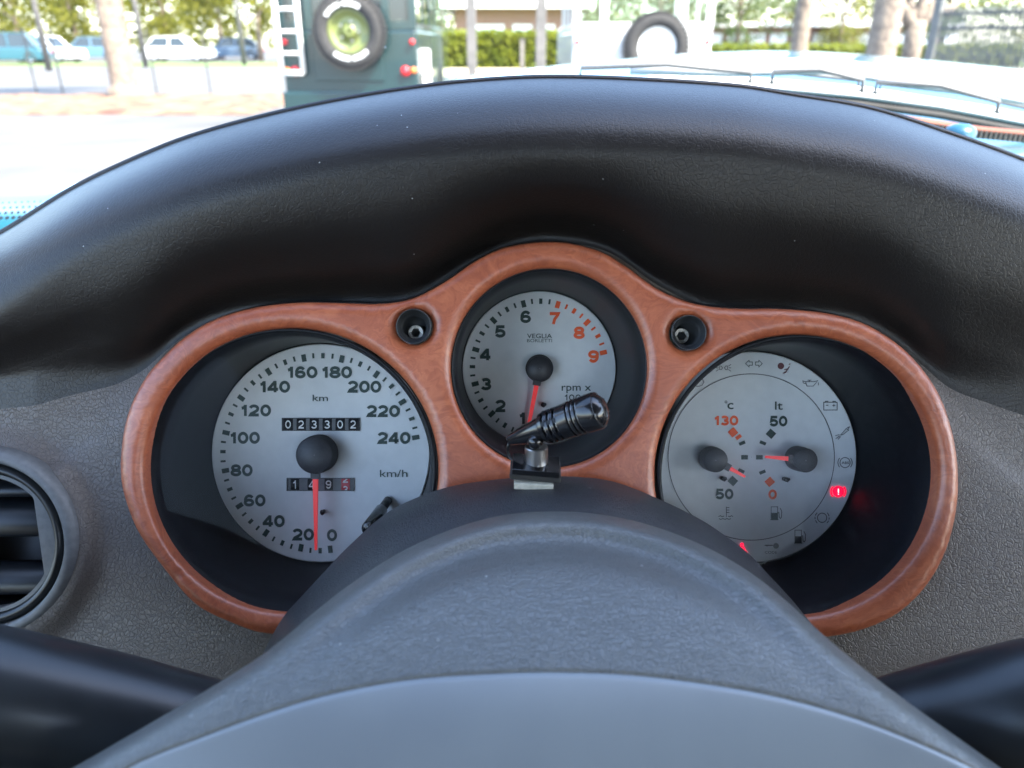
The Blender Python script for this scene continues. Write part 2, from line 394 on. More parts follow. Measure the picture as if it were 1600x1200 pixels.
# pruned tree with cut limbs
t = thing('pruned_tree', 'pruned tree with short cut limbs beside the slatted metal gate', 'tree', (X(1425, 21), 21, 0))
mb = MB(); mb.tube([(0,0,0),(.02,0,.9),(0,0,1.6)], [.26,.22,.25], 10)
for a, b_, r0 in ((-.55, 2.6, .16), (-.28, 2.9, .13), (.12, 3.0, .15), (.5, 2.7, .14), (.75, 2.25, .12), (-.7, 2.15, .1)):
    mb.tube([(0,0,1.35),(a*.5,.05,1.75),(a*1.25,.1,b_*.85)], [r0*1.2, r0, r0*.8], 8)
mb.build('trunk', M_bark, t, True); cb = MB(); leaves(cb, (0,0,3.6), (1.3,1.1,.8), 900, .16); cb.build('crown', M_leafd, t)
# posts and wire fence at the left
M_post = noisy('weathered grey post', (.09, .085, .08), (.14, .13, .12), 5, .8)
M_dpost = mat('thin dark post', (.05, .05, .05), .6)
def post(px, Y, w, h, label, m=M_post, name='wooden_post', cat='post', group=None):
    x = X(px, Y); t = thing(name, label, cat, (x, Y, 0), group=group)
    MB().box(-w/2, w/2, -w/2, w/2, 0, h).build('shaft', m, t, bevel=w*.06)
    MB().box(-w*.62, w*.62, -w*.62, w*.62, h+.002, h+.05).build('cap', m, t); return t
post(737, 20, .22, 3.6, 'square grey post in front of the salmon brick building')
post(845, 24, .28, 3.4, 'square grey post just left of the white off-roader')
post(816, 33, .16, 1.2, 'short grey post in front of the lime hedge')
for px, lab in ((40, 'thin dark fence post nearest the left edge of the picture'), (82, 'thin fence post left of the thick palm trunk'), (232, 'thin fence post just right of the thick palm trunk'), (318, 'thin fence post below the white hatchback')):
    post(px, 18.9, .03, 1.35, lab, M_dpost, 'fence_post', 'fence post', 'thin posts behind the mulch bed')
# light poles among the trees
for px, Y, lab in ((68, 36, 'thin grey pole among the trees at the far left'), (222, 42, 'thin grey pole just right of the thick palm trunk'), (378, 46, 'thin grey pole left of the green off-roader')):
    x = X(px, Y); t = thing('light_pole', lab, 'pole', (x, Y, 0)); mb = MB(); mb.tube([(0,0,0),(0,0,7)], [.14,.09], 10); mb.build('shaft', M_post, t, True)
    mb = MB(); mb.box(-.9, .1, -.1, .1, 7.0, 7.15); mb.build('lamp_head', M_post, t)

# building behind, salmon brick with white fascia
M_brick = mat('salmon brick', (.42, .2, .13), .85); q = N(M_brick); co = q.coord((1,1,1))
br = q.n('ShaderNodeTexBrick', Scale=4.0); br.inputs['Color1'].default_value = (.26,.12,.075,1); br.inputs['Color2'].default_value = (.19,.085,.055,1); br.inputs['Mortar'].default_value = (.3,.25,.2,1)
mp = q.n('ShaderNodeMapping'); mp.inputs['Rotation'].default_value = (pi/2, 0, 0); q.l(co, mp.inputs[0]); q.l(mp.outputs[0], br.inputs['Vector']); q.l(br.outputs[0], q.b.inputs['Base Color'])
M_fascia = noisy('white fascia', (.7, .7, .68), (.8, .8, .78), 1, .6)
M_roofg = noisy('grey roof', (.25, .25, .26), (.32, .32, .33), 1, .8)
M_winw = mat('white blind window', (.75, .76, .76), .3)
def building(x0, x1, Y, dep, h, label, wins, fas=.5, base=None):
    t = thing('brick_building', label, 'building', ((x0+x1)/2, Y, 0)); w = (x1-x0)/2
    MB().box(-w, w, 0, dep, 0, h).build('wall', M_brick, t)
    MB().box(-w-.8, w+.8, -1.0, dep+.6, h+.003, h+fas).build('roof', M_fascia, t)
    for cx, w_, z0, z1 in wins:
        f = MB(); a = cx-w_/2; b = cx+w_/2
        for r in ((a-.08,a,z0-.08,z1+.08),(b,b+.08,z0-.08,z1+.08),(a,b,z0-.08,z0),(a,b,z1,z1+.08),(cx-.03,cx+.03,z0,z1)):
            f.box(r[0], r[1], -.08, .04, r[2], r[3])
        wf = f.build('window', M_fascia, t); wf['kind'] = 'part'
        del wf['kind']
        MB().box(a, b, -.03, -.005, z0, z1).build('pane', M_winw, wf)
    return t
x0, x1 = X(712, 52), X(905, 52)
building(x0, x1, 52, 14, 3.05, 'salmon brick building with white roof edge between the two off-roaders', [(-1.9,2.0,1.0,2.1),(.3,1.0,1.0,2.1),(1.7,1.0,1.0,2.1),(3.2,.7,.9,2.0)], .7)
building(X(1105, 75), X(1475, 75), 75, 12, 2.5, 'long low salmon building behind the palm trunks', [(-10+i*1.9, 1.3, .95, 1.9) for i in range(12)], .35)

# cars far left
M_tyre = noisy('tyre rubber', (.018, .017, .016), (.03, .028, .027), 30, .85)
M_rim = mat('alloy rim', (.5, .5, .5), .35, metal=.8)
M_taill = mat('red lamp lens', (.55, .01, .015), .25, coat=.5)
M_amb = mat('amber lamp lens', (.6, .16, .02), .25, coat=.5)
def wheel(parent, c, r, w, axis='y', rimm=None, rimr=.62):
    M_ = Matrix.Translation(c) @ (Matrix.Rotation(pi/2, 4, 'X') if axis == 'y' else Matrix.Rotation(pi/2, 4, 'Y'))
    o = bpy.data.objects.new('wheel', None); C.objects.link(o); o.parent = parent; o.matrix_local = M_; o.empty_display_size = .05
    b = MB(); b.lathe([(r*rimr,-w/2),(r*.9,-w/2),(r,-w*.36),(r,w*.36),(r*.9,w/2),(r*rimr,w/2),(r*rimr,-w/2)], 36); b.build('tyre', M_tyre, o, True)
    b = MB(); b.lathe([(.02,-w*.25),(r*.18,-w*.3),(r*.2,-w*.12),(r*.5,-w*.16),(r*rimr,-w*.45),(r*rimr,w*.45),(r*.5,w*.16),(r*.2,w*.12),(r*.18,w*.3),(.02,w*.25)], 30); b.build('rim', rimm or M_rim, o, True)
    return o
def car(x, y, rz, col, label, L=4.5, Wd=1.8, H=1.55):
    t = thing('parked_car', label, 'car', (x, y, 0), rotz=rz); mb = MB()
    mp_ = mat('car paint', col, .3, coat=.8)
    prof = [(-.5,.25),(-.5,.62),(-.46,.78),(-.3,.86),(-.24,.9),(.32,.92),(.44,.86),(.5,.6),(.5,.25)]
    secs = [(-1,.93),(-.96,1),(.96,1),(1,.93)]; vs = []; n = len(prof)
    for sy, sc in secs: vs += [(p[0]*L*(.98 if abs(sy) == 1 else 1), sy*Wd/2, .25+(p[1]-.25)*sc) for p in prof]
    fs = [(i*n+k, i*n+(k+1) % n, (i+1)*n+(k+1) % n, (i+1)*n+k) for i in range(3) for k in range(n)] + [tuple(range(n))[::-1], tuple(3*n+k for k in range(n))]
    mb.add(vs, fs); mb.build('body', mp_, t, bevel=.03)
    top = [(-.22,.9),(-.1,H-.06),(.05,H),(.28,H-.03),(.4,.92)]; vs = []; n = len(top)
    for sy, k_ in ((-1, 1), (1, 1)):
        vs += [(p[0]*L, sy*Wd/2*(.93 if p[1] < 1 else .76), p[1]) for p in top]
    mb = MB(); mb.add(vs, [(i, i+1, n+i+1, n+i) for i in range(n-1)] + [tuple(range(n)), tuple(n+i for i in range(n))[::-1]]); g = mb.build('cabin_glass', M_carglass, t)
    mb = MB()
    mb.box(-.1*L, .28*L, -Wd*.385, Wd*.385, H-.05, H+.012)
    for sy in (-1, 1):
        for a, b in (((-.225*L,.9),(-.1*L,H-.03)), ((.08*L,.92),(.07*L,H-.03)), ((.41*L,.92),(.29*L,H-.03))):
            mb.tube([(a[0], sy*Wd*.47, a[1]), (b[0], sy*Wd*.385, b[1])], .05, 6)
    mb.build('roof', mp_, t, bevel=.02)
    for sx in (-.31, .31):
        for sy in (-1, 1): wheel(t, (sx*L, sy*(Wd/2-.1), .33), .33, .22)
    for sy in (-.7, .7):
        MB().box(-.5*L-.01, -.47*L, sy*Wd/2-.14, sy*Wd/2+.14, .62, .76).build('headlight', M_winw, t)
        MB().box(.49*L, .5*L+.012, sy*Wd/2-.1, sy*Wd/2+.1, .6, .8).build('tail_light', M_taill, t)
    return t
car(X(278, 57), 57, radians(184), (.75,.75,.75), 'white hatchback parked beyond the thick palm trunk')
car(X(362, 62), 62, radians(10), (.05,.09,.15), 'blue grey car right of the white hatchback', H=1.5)
car(X(10, 50), 50, radians(12), (.015,.08,.11), 'teal car at the left edge of the picture', H=1.7)
car(X(72, 55), 55, radians(170), (.65,.66,.68), 'silver white car left of the thick palm trunk')
car(X(140, 60), 60, radians(8), (.08,.16,.22), 'dark blue car partly behind the thick palm trunk')

# off-roaders seen from behind
def offroader(px, Y, col, label, spx, spz, tyre_r, rimcol, ladder, pick=False, hw=.86):
    x = X(px, Y); t = thing('parked_off_roader', label, 'off-roader', (x, Y, 0)); pm = mat('off-roader paint', col, .35, coat=.5)
    L = 3.9
    # lower tub
    mb = MB(); mb.box(-hw, hw, 0, L, .40, 1.22); mb.build('body', pm, t, bevel=.03)
    MB().box(-hw*.98, hw*.98, L*.72, L+.35, 1.223, 1.32).build('bonnet', pm, t, bevel=.03)
    # upper works: pillars and rails leave the windows open
    mb = MB(); z0, z1 = 1.224, 1.93
    cols_ = [(-hw, -hw+.09), (-hw*.56-.05, -hw*.56+.05), (hw*.56-.05, hw*.56+.05), (hw-.09, hw)]
    for a, b in cols_: mb.box(a, b, .0, .08, z0, z1)
    mb.box(-hw+.001, hw-.001, .005, .075, z0, z0+.1)
    for sx in (-1, 1):
        for y_ in (.9, 1.75, 2.55): mb.box(sx*hw-.03 if sx > 0 else -hw, hw if sx > 0 else -hw+.03, y_, y_+.1, z0, z1)
        mb.box(hw-.032 if sx > 0 else -hw+.002, hw-.002 if sx > 0 else -hw+.032, .0801, 2.6, z0, z0+.08)
    mb.build('window_frame', pm, t)
    MB().box(-hw+.02, hw-.02, -.03, 2.8, z1+.003, z1+.1).build('roof', pm, t, bevel=.04)
    gm = M_carglass if not pick else M_tglass
    MB().box(-hw*.56+.052, hw*.56-.052, .03, .045, z0+.102, z1-.004).build('rear_window', gm, t)
    for sx in (-1, 1): MB().box(min(sx*(hw*.56+.052), sx*(hw-.092)), max(sx*(hw*.56+.052), sx*(hw-.092)), .03, .045, z0+.102, z1-.004).build('corner_window', gm, t)
    MB().box(-hw*.54, hw*.5, -.022, -.002, .62, 1.2).build('rear_door', pm, t, bevel=.01)
    MB().box(-hw-.02, hw+.02, -.10, -.03, .22, .50).build('bumper', pm, t, bevel=.02)
    sw = wheel(t, (spx, -.17, spz), tyre_r, .24, 'y', mat('spare rim paint', rimcol, .4, coat=.4), .6); sw.name = 'spare_wheel'
    # tread blocks
    tb = MB()
    for i in range(44):
        a = 2*pi*i/44
        for sz in (-.075, .075):
            M_ = Matrix.Rotation(a, 4, 'Z') @ Matrix.Translation((tyre_r+.004, 0, sz)); tb.box(-.012, .014, -.016, .016, -.045, .045, M_)
    tb.build('tread', M_tyre, sw)['kind'] = 'stuff'
    lt = MB()
    for a0, a1 in ((62, 150), (235, 318)):
        for i in range(16):
            if i % 8 == 7: continue
            a = radians(a0+(a1-a0)*i/15); lt.box(tyre_r*.66, tyre_r*.77, -.012, .010, .118, .128, Matrix.Rotation(a, 4, 'Z'))
    if not pick: lt.build('raised_lettering', M_fascia, sw)['kind'] = 'stuff'
    lb = MB()
    for i in range(5):
        a = 2*pi*i/5; lb.lathe([(.014,.0),(.014,.05)], 8, Matrix.Translation((cos(a)*tyre_r*.26, sin(a)*tyre_r*.26, .04)), cap1=True)
    for i in range(5):
        a = 2*pi*i/5
    lb.build('wheel_nuts', M_gun, sw)['kind'] = 'stuff'
    for sx in (-1, 1):
        xx = sx*(hw-.16)
        for nm, xo, z_, m_, r_ in (('tail_light', 0, .74, M_taill, .062), ('indicator_light', .105, .75, M_amb, .04), ('brake_light', .10, 1.08, M_taill, .035)):
            xx = sx*(hw-.16+xo); b = MB(); b.lathe([(r_,0),(r_*.96,.02),(r_*.6,.035),(.001,.04)], 16, Matrix.Translation((xx, -.024, z_)) @ Matrix.Rotation(pi/2, 4, 'X')); b.build(nm, m_, t, True)
        xx = sx*(hw-.13); MB().box(xx-.12, xx+.12, .16, .175, .2, .4).build('mud_flap', M_tyre, t)
        for y_ in (.55, 3.2): wheel(t, (sx*(hw-.1), y_, .4), .4, .25, 'x')
    if ladder:
        x_ = -hw+.01; mb = MB()
        for dx in (0, .27): mb.tube([(x_+dx, -.1, .72), (x_+dx, -.12, 1.3), (x_+dx, -.1, 2.1)], .03, 8)
        mb.tube([(x_, -.1, .72), (x_+.27, -.1, .72)], .03, 8)
        lad = mb.build('ladder', M_fascia, t, True)
        for z_ in (.95, 1.2, 1.45, 1.7): MB().tube([(x_, -.11, z_), (x_+.27, -.11, z_)], .02, 8).build('rung', M_fascia, lad, True)
    return t
M_tglass = glass('clear car glass', (.8, .88, .86), refl=.7)
offroader(545, 10.6, (.002, .022, .024), 'dark green off-roader with white ladder and lime rimmed spare wheel', .06, 1.2, .43, (.12, .14, .03), True)
offroader(1003, 11.4, (.55, .55, .54), 'white off-roader with white rimmed spare wheel and clear rear windows', .16, 1.02, .42, (.85,.85,.85), False, True, hw=.94)
# mesh-sided trailer frame beside the green off-roader
t = thing('white_frame_stand', 'white upright post with clear panel beside the green off-roader', 'stand', (X(664, 11), 11, 0))
MB().box(-.06, .06, -.05, .05, 0, 1.0).build('post', M_fascia, t); MB().box(.09, .3, .0, .02, .3, 1.7).build('panel', M_tglass, t)
# slatted gate right
gx0, gx1, gY0, gY1 = X(1462, 17), X(1660, 15.3), 17.0, 15.3
t = thing('metal_gate', 'grey slatted metal gate at the right edge of the picture', 'gate', (gx0, gY0, 0))
M_slat = noisy('grey slat paint', (.07, .073, .07), (.11, .113, .11), 4, .6); gl = sqrt((gx1-gx0)**2+(gY1-gY0)**2); ga = atan2(gY1-gY0, gx1-gx0); t.rotation_euler = (0,0,ga)
sl = None
for i in range(int(gl/.085)):
    if sl is None: sl = MB().box(-.022, .022, -.015, .015, .12, 1.72).build('slat', M_slat, t); sm = sl.data; o = sl
    else: o = fromme('slat', sm, t)
    o.location = (.06+i*.085, 0, 0)
for z_ in (.2, 1.32, 1.58): MB().box(0, gl, .017, .06, z_, z_+.06).build('rail', M_slat, t)
MB().box(-.16, -.02, -.06, .08, 0, 2.1).build('post', M_slat, t); MB().box(gl*.8, gl*.8+.18, .08, .26, 0, 1.9).build('post', M_fascia, t)

# ================================================================ the car we sit in
M_teal = mat('teal metallic paint', (.003, .07, .09), .28, metal=.1, coat=.8)
q = N(M_teal); fn = q.n('ShaderNodeTexNoise', Scale=2500); q.bump(fn.outputs[0], .00002)
zc = [(.56,-.122),(.66,-.113),(.8,-.085),(1.0,-.04),(1.3,-.016),(1.7,-.05),(2.1,-.15),(2.35,-.40)]
vs = []; fs = []; ny, nx = 44, 60
for j in range(ny+1):
    Y = .56+(2.35-.56)*j/ny
    for i in range(nx+1):
        x = -.46+1.72*i/nx; k_ = min(1, max(0, (Y-.70)/.4))
        z = interp(zc, Y) - .13*(x-.4)**2*k_ - (2.2*max(0, -.06-x)**2 + 2.2*max(0, x-.86)**2)*k_ + .008*exp(-((x-.4)/.2)**2)*k_
        vs.append((x, Y, CZ+z))
for j in range(ny):
    for i in range(nx): a = j*(nx+1)+i; fs.append((a, a+1, a+nx+2, a+nx+1))
bt = thing('car_bonnet', 'teal car bonnet in full sun beyond the dashboard hood', 'car bonnet', (.4, 1.2, CZ-.3))
o = mesh('panel', [Vector(v)-bt.location for v in vs], fs, M_teal, bt)
so = o.modifiers.new('s', 'SOLIDIFY'); so.thickness = .012
bodyb = MB(); bodyb.box(-.85, .85, -.6, 1.05, -.5, -.22); bodyb.build('lower_body', M_teal, bt, bevel=.05)

# windscreen
wt = thing('windscreen', 'clear windscreen with dotted border in front of the dashboard', 'windscreen', (.37, .55, CZ-.1))
vs = []; fs = []; nx, nz = 24, 12
for j in range(nz+1):
    v = j/nz
    for i in range(nx+1):
        u = i/nx; x = -.42+1.62*u; bow = .10*(1-(2*u-1)**2)
        y = (.53+bow)*(1-v)+(.12+bow*.6)*v; z = -.115*(1-v)+.30*v + .02*sin(pi*v)
        vs.append(Vector((x, y, CZ+z))-wt.location)
def wpt(u, v):
    x = -.42+1.62*u; bow = .10*(1-(2*u-1)**2)
    return Vector((x, (.53+bow)*(1-v)+(.12+bow*.6)*v, CZ-.115*(1-v)+.30*v + .02*sin(pi*v)))-wt.location
for j in range(nz):
    for i in range(nx): a = j*(nx+1)+i; fs.append((a, a+1, a+nx+2, a+nx+1))
mesh('glass', vs, fs, M_wind, wt)
db = MB()
for row in range(4):
    for i in range(420):
        p = wpt((i+.5*(row % 2))/420, .008+row*.0085) + Vector((0,-.001,0)); r_ = .0016-.0003*row
        nrm = Vector((0, -.7, .7)); a = Vector((1,0,0)); b = Vector((0,.72,.69))
        db.add([p+(a*cos(pi*k/3)+b*sin(pi*k/3))*r_ for k in range(6)], [(0,1,2,3,4,5)])
db.build('frit_dots', mat('black frit', (.01,.01,.01), .4), wt)['kind'] = 'stuff'
# droplets and dust on the glass
dr = MB(); rnd = random.Random(5)
for _ in range(70):
    p = wpt(rnd.uniform(.1,.95), rnd.uniform(.12,.5)) + Vector((0,-.0006,0)); r_ = rnd.uniform(.0005,.0012); dr.lathe([(r_,0),(r_*.7,.0003),(.00001,.0005)], 8, Matrix.Translation(p) @ Matrix.Rotation(radians(48), 4, 'X'))
dr.build('water_droplets', glass('droplet', (.75,.75,.75), haze=.15, refl=3), wt, True)['kind'] = 'stuff'
# roof and pillars
M_head = noisy('pale headliner', (.36, .35, .34), (.40, .39, .38), 60, .95)
rt = thing('car_roof', 'car roof with pale headliner above the driver', 'car roof', (.37, -.5, CZ+.34))
vs = []; fs = []
for j in range(13):
    for i in range(13):
        u = i/12; v = j/12; x = -.42+1.62*u; y = .125+.06*(1-(2*u-1)**2)-1.3*v
        vs.append(Vector((x, y, CZ+.30+.035*sin(pi*u)+.03*sin(pi*min(1, v*1.2))))-rt.location)
for j in range(12):
    for i in range(12): a = j*13+i; fs.append((a, a+13, a+14, a+1))
mesh('headliner', vs, fs, M_head, rt); mesh('roof_skin', [v+Vector((0,0,.02)) for v in vs], fs, M_teal, rt)
for xa, xb in ((-.44,-.43),(1.22,1.21)):
    mb = MB(); mb.tube([Vector((xa,.50,CZ-.12))-rt.location, Vector((xb,.11,CZ+.31))-rt.location], .03, 12); mb.build('pillar', M_head, rt, True)
    mb = MB(); mb.tube([Vector((xa,-1.1,CZ-.2))-rt.location, Vector((xb,-.9,CZ+.31))-rt.location], .06, 12); mb.build('pillar', M_head, rt, True)
    mb = MB(); mb.tube([Vector((xb,.11,CZ+.31))-rt.location, Vector((xb,-1.15,CZ+.32))-rt.location], .028, 12); mb.build('roof_rail', M_head, rt, True)
# doors
M_door = leather('door leather', (.06,.058,.056), 400, .5, .0004)
for xx, lab in ((-.47, 'charcoal driver door beside the round air vent'), (1.27, 'charcoal passenger door at the far side of the dashboard')):
    t = thing('door_assembly', lab, 'car door', (xx, -.2, CZ-.5)); MB().box(-.035, .035, -.75, .72, -.3, .27).build('door_panel', M_door, t, bevel=.02)
    MB().box(-.02, .02, -.7, .6, .273, .285).build('window_seal', M_black, t)
    mb = MB(); s_ = 1 if xx < 0 else -1; mb.box(min(s_*.04, s_*.08), max(s_*.04, s_*.08), -.3, .2, .0, .05); mb.build('armrest', M_door, t, bevel=.01)
M_carpet = noisy('dark carpet', (.02,.02,.022), (.035,.035,.035), 300, .95)  # unseen floor, seats and bulkhead, added to cut light from below and behind
M_seat = leather('black seat leather', (.03,.028,.027), 400, .45, .0003)
fl = MB().box(-.80, 1.6, -1.4, .8, -.82, -.80).build('cabin_floor', M_carpet, loc=(0, 0, CZ)); setprop(fl, 'dark carpeted cabin floor under the dashboard', 'cabin floor')
bk = MB().box(-.44, 1.22, -1.25, -1.2, -.8, -.08).build('rear_bulkhead', M_carpet, loc=(0, 0, CZ)); setprop(bk, 'unseen dark panel added behind the two seats', 'bulkhead')
fw = MB().box(-.44, 1.22, .50, .53, -.8, -.2).build('footwell_panel', M_carpet, loc=(0, 0, CZ)); setprop(fw, 'dark panel closing the footwell under the dashboard', 'footwell panel')
for sx_, lab in ((.02, 'black driver seat behind the camera'), (.78, 'black passenger seat beside the driver seat')):
    t = thing('seat_chair', lab, 'car seat', (sx_, -.55, CZ-.8))
    MB().box(-.25, .25, -.05, .42, .1, .32).build('cushion', M_seat, t, bevel=.06)
    MB().box(-.25, .25, -.09, .09, 0, .72, Matrix.Translation((0,-.12,.28)) @ Matrix.Rotation(radians(16), 4, 'X')).build('backrest', M_seat, t, bevel=.06)
    MB().box(-.13, .13, -.05, .05, 0, .2, Matrix.Translation((0,-.33,1.0)) @ Matrix.Rotation(radians(10), 4, 'X')).build('headrest', M_seat, t, bevel=.04)
# wipers
M_wip = noisy('wiper metal', (.55,.55,.55), (.65,.65,.65), 40, .35)
def wiper(pts, Y, armpts, label, yk):
    o0 = PY(pts[0][0], pts[0][1], Y); t = thing('windscreen_wiper', label, 'wiper', o0)
    L = [PY(a, b, Y+.0002*(a-pts[0][0])*0)-o0 for a, b in pts]
    curve = []
    for i in range(len(L)-1):
        for j in range(6): curve.append(L[i].lerp(L[i+1], j/6))
    curve.append(L[-1]); dn = Vector((0, 0, 1))
    mb = MB(); mb.tube(curve, .0028, 8); mb.build('blade_strip', M_wip, t, True)
    mb = MB(); mb.tube([c-dn*.0075 for c in curve], .0030, 8); mb.build('rubber_edge', M_tyre, t, True)
    A = [PY(a, b, Y+.02)-o0 for a, b in armpts]; mb = MB(); mb.tube(A, [.0045]*len(A), 10); mb.build('wiper_arm', M_wip, t, True)
    for f0, f1, hh in yk:
        a = curve[int(f0*(len(curve)-1))]; b = curve[int(f1*(len(curve)-1))]; m_ = (a+b)/2+dn*hh
        mb = MB(); mb.tube([a+dn*.001, a+dn*hh*.7, m_, b+dn*hh*.7, b+dn*.001], .0022, 8); mb.build('yoke', M_trim, t, True)
    return t
wiper([(860,128),(1000,127),(1205,136),(1345,149),(1470,166),(1640,198)], .73, [(985,108),(1140,112),(1290,108),(1420,128),(1560,149),(1700,175)], 'pale metal wiper resting along the foot of the windscreen',
      ((.08,.38,.016),(.40,.62,.018),(.64,.9,.018)))
wiper([(1010,121),(1180,126),(1340,139),(1540,170),(1680,198)], .80, [(1100,104),(1280,97),(1450,118),(1600,142)], 'second wiper blade lying just behind the front one', ((.1,.5,.012),(.55,.9,.012)))
# strip and cap modelled in place of coloured reflections at the windscreen foot
p0_ = PY(1370, 180, .66); t = thing('reflection_strip', 'reddish brown ribbed reflection modelled as a strip at the right foot of the windscreen', 'reflection strip', p0_)
pts_ = [PY(a, b, .66)-p0_ for a, b in ((1370,181),(1450,193),(1530,204),(1640,214),(1720,220))]
MB().tube(pts_, .0035, 8).build('strip', mat('red brown reflection', (.14,.035,.016), .7), t, True)
for k in range(46):
    c_ = pts_[0].lerp(pts_[-1], k/46); c_ = Vector((c_.x, interp([(p.x, p.y) for p in pts_], c_.x), interp([(p.x, p.z) for p in pts_], c_.x)))
    if k == 0: rb_ = MB().box(-.0011, .0011, -.0045, .0, -.0058, .0005).build('rib', M_tyre, t, loc=c_); rm_ = rb_.data
    else: fromme('rib', rm_, t, c_)
cp_ = PY(1500, 207, .64); cap_ = MB().lathe([(.012,-.004),(.0118,.001),(.010,.004),(.006,.0062),(.0001,.007)], 32).build('reflection_cap', mat('blue reflection colour', (.006,.07,.13), .35, coat=.3), smooth=True, loc=cp_)
setprop(cap_, 'small blue reflection modelled as a domed cap at the right foot of the windscreen', 'cap')
# cowl grille
cg = thing('cowl_grille', 'dark louvred cowl at the foot of the windscreen', 'cowl', (.37, .62, CZ-.14))
for i in range(5): MB().box(-.75, .8, -.05+.022*i, -.036+.022*i, -.004+.004*i, .0+.004*i).build('louvre', M_spoke, cg)

# ---------------------------------------------------------------- dashboard skin (hood, lip, recess, lower panel)
sil = [(-420,560),(-200,470),(0,366),(112,297),(200,254),(300,214),(437,177),(560,152),(680,134),(780,125),(860,122),(980,125),(1150,136),(1234,149),(1361,171),(1487,211),(1600,252),(1720,305),(1850,372),(2000,460)]
bnd = [(-420,800),(-200,690),(-60,620),(60,600),(120,588),(180,578),(222,560),(245,543),(285,511),(335,486),(400,470),(540,460),(640,452),(730,400),(800,370),(860,362),(950,378),(1030,430),(1110,466),(1200,472),(1290,478),(1350,492),(1402,521),(1445,556),(1485,585),(1540,602),(1640,630),(1800,690),(2000,800)]
def col_rows(x):
    s = interp(sil, x); b = interp(bnd, x); g = b-s; e = abs(x-860)/900.0; e2 = min(1, max(0, (abs(x-845)-590)/200))
    D = .012*e*e
    kn = [(s+150+60*e, .60+D), (s+110, .46), (s+62, .37+D), (s+22, .31+D), (s+3, .288+D), (s+0, .280+D), (s+14, .2688+D), (s+34, .2602+D), (s+60, .2548+D), (s+90, .2524+D), (s+126, .2532+D), (s+126+(g-126)*.36, .2590+D*.9), (s+126+(g-126)*.74, .2712+D*.5), (b+6, .2835-.0050*e2)]
    pan = lambda y: .2795 - .000012*(y-600) + (.00006*max(0, y-1010)) * 1.0
    y0 = b+45+80*e2; kn.append((y0, .2800)); kn.append((y0+40, pan(y0+40)))
    for y in (820, 1000, 1100, 1250, 1400):
        if y > y0+80: kn.append((y, pan(y)))
    while len(kn) < 21: kn.append((kn[-1][0]+90, pan(kn[-1][0]+90)))
    return kn[:21]
XS = [-420+6*i for i in range(int(2420/6)+1)]; vs = []; SUB = 12
for x in XS:
    kn = col_rows(x); idx = list(range(len(kn)))
    ky = [(i, kn[i][0]) for i in idx]; kd = [(i, kn[i][1]) for i in idx]
    for j in range((len(kn)-1)*SUB+1):
        u = j/SUB; y = interp(ky, u); d = interp(kd, u)
        rv = sqrt((x+26)**2+(y-850)**2)                    # roll of leather round the vent
        d -= .0045*exp(-(max(0, rv-152)/24.0)**2)
        vs.append(CL(x, y, d))
nr = 20*SUB+1; fs = []
ORI = CL(800, 700, .275)
outer = [(183,740),(187,680),(200,632),(222,590),(245,562),(285,525),(335,496),(400,478),(470,471),(535,472),(595,473),(645,464),(695,438),(740,407),(780,387),(820,378),(860,375),(900,379),(945,393),(985,418),(1025,447),(1068,467),(1110,477),(1160,481),(1220,481),(1290,487),(1350,502),(1402,532),(1442,570),(1475,620),(1495,680),(1503,740),(1500,800),(1484,862),(1455,915),(1410,960),(1350,988),(1280,1000),(1200,992),(1120,950),(1060,890),(1000,830),(930,795),(855,785),(780,795),(700,830),(640,890),(580,945),(500,988),(415,994),(350,973),(300,946),(255,895),(215,840),(193,790)]
oc = closed_curve(outer, 4)
def inside(x, y, poly):
    c = False; n = len(poly); j = n-1
    for i in range(n):
        a, b = poly[i], poly[j]
        if (a.y > y) != (b.y > y) and x < (b.x-a.x)*(y-a.y)/(b.y-a.y)+a.x: c = not c
        j = i
    return c
cen = Vector((845, 740, 0)); shr = []
for i, p in enumerate(oc):
    tn = (oc[(i+1) % len(oc)]-oc[i-1]).normalized(); nn = Vector((-tn.y, tn.x, 0)); 
    shr.append(p+nn*9)
if not inside(shr[0].x, shr[0].y, oc): shr = [p-(q_-p) for p, q_ in zip(oc, shr)]
pix = []
for v in vs: d = -v.z; pix.append((v.x/d*F+800, 600-v.y/d*F))
fl_p = [inside(px_, py_, shr) if 190 < px_ < 1500 and 380 < py_ < 1000 else False for px_, py_ in pix]
for i in range(len(XS)-1):
    for j in range(nr-1):
        a = i*nr+j; qd = (a, a+1, a+nr+1, a+nr)
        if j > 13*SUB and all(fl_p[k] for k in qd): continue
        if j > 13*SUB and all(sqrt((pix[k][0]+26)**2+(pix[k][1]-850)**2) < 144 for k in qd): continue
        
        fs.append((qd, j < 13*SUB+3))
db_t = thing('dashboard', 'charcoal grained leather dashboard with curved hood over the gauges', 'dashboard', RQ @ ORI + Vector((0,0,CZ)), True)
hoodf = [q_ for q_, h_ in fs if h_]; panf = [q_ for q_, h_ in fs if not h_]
def submesh(name, allv, faces, m, parent):
    used = sorted({k for f in faces for k in f}); mp_ = {k: i for i, k in enumerate(used)}
    return mesh(name, [allv[k]-ORI for k in used], [tuple(mp_[k] for k in f) for f in faces], m, parent)
submesh('hood', vs, hoodf, M_hood_shaded, db_t); submesh('panel', vs, panf, M_leather, db_t)
# piping seam along the crest of the hood
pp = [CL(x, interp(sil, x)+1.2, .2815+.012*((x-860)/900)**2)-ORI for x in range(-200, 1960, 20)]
MB().tube(pp, .0016, 8).build('piping', M_hood_shaded, db_t, True)
# dash carcass under the skin
mb = MB(); mb.box(-.35, .95, -.30, -.10, -.25, -.06); 
M_slatd = mat('dark vent plastic', (.010, .012, .015), .38)
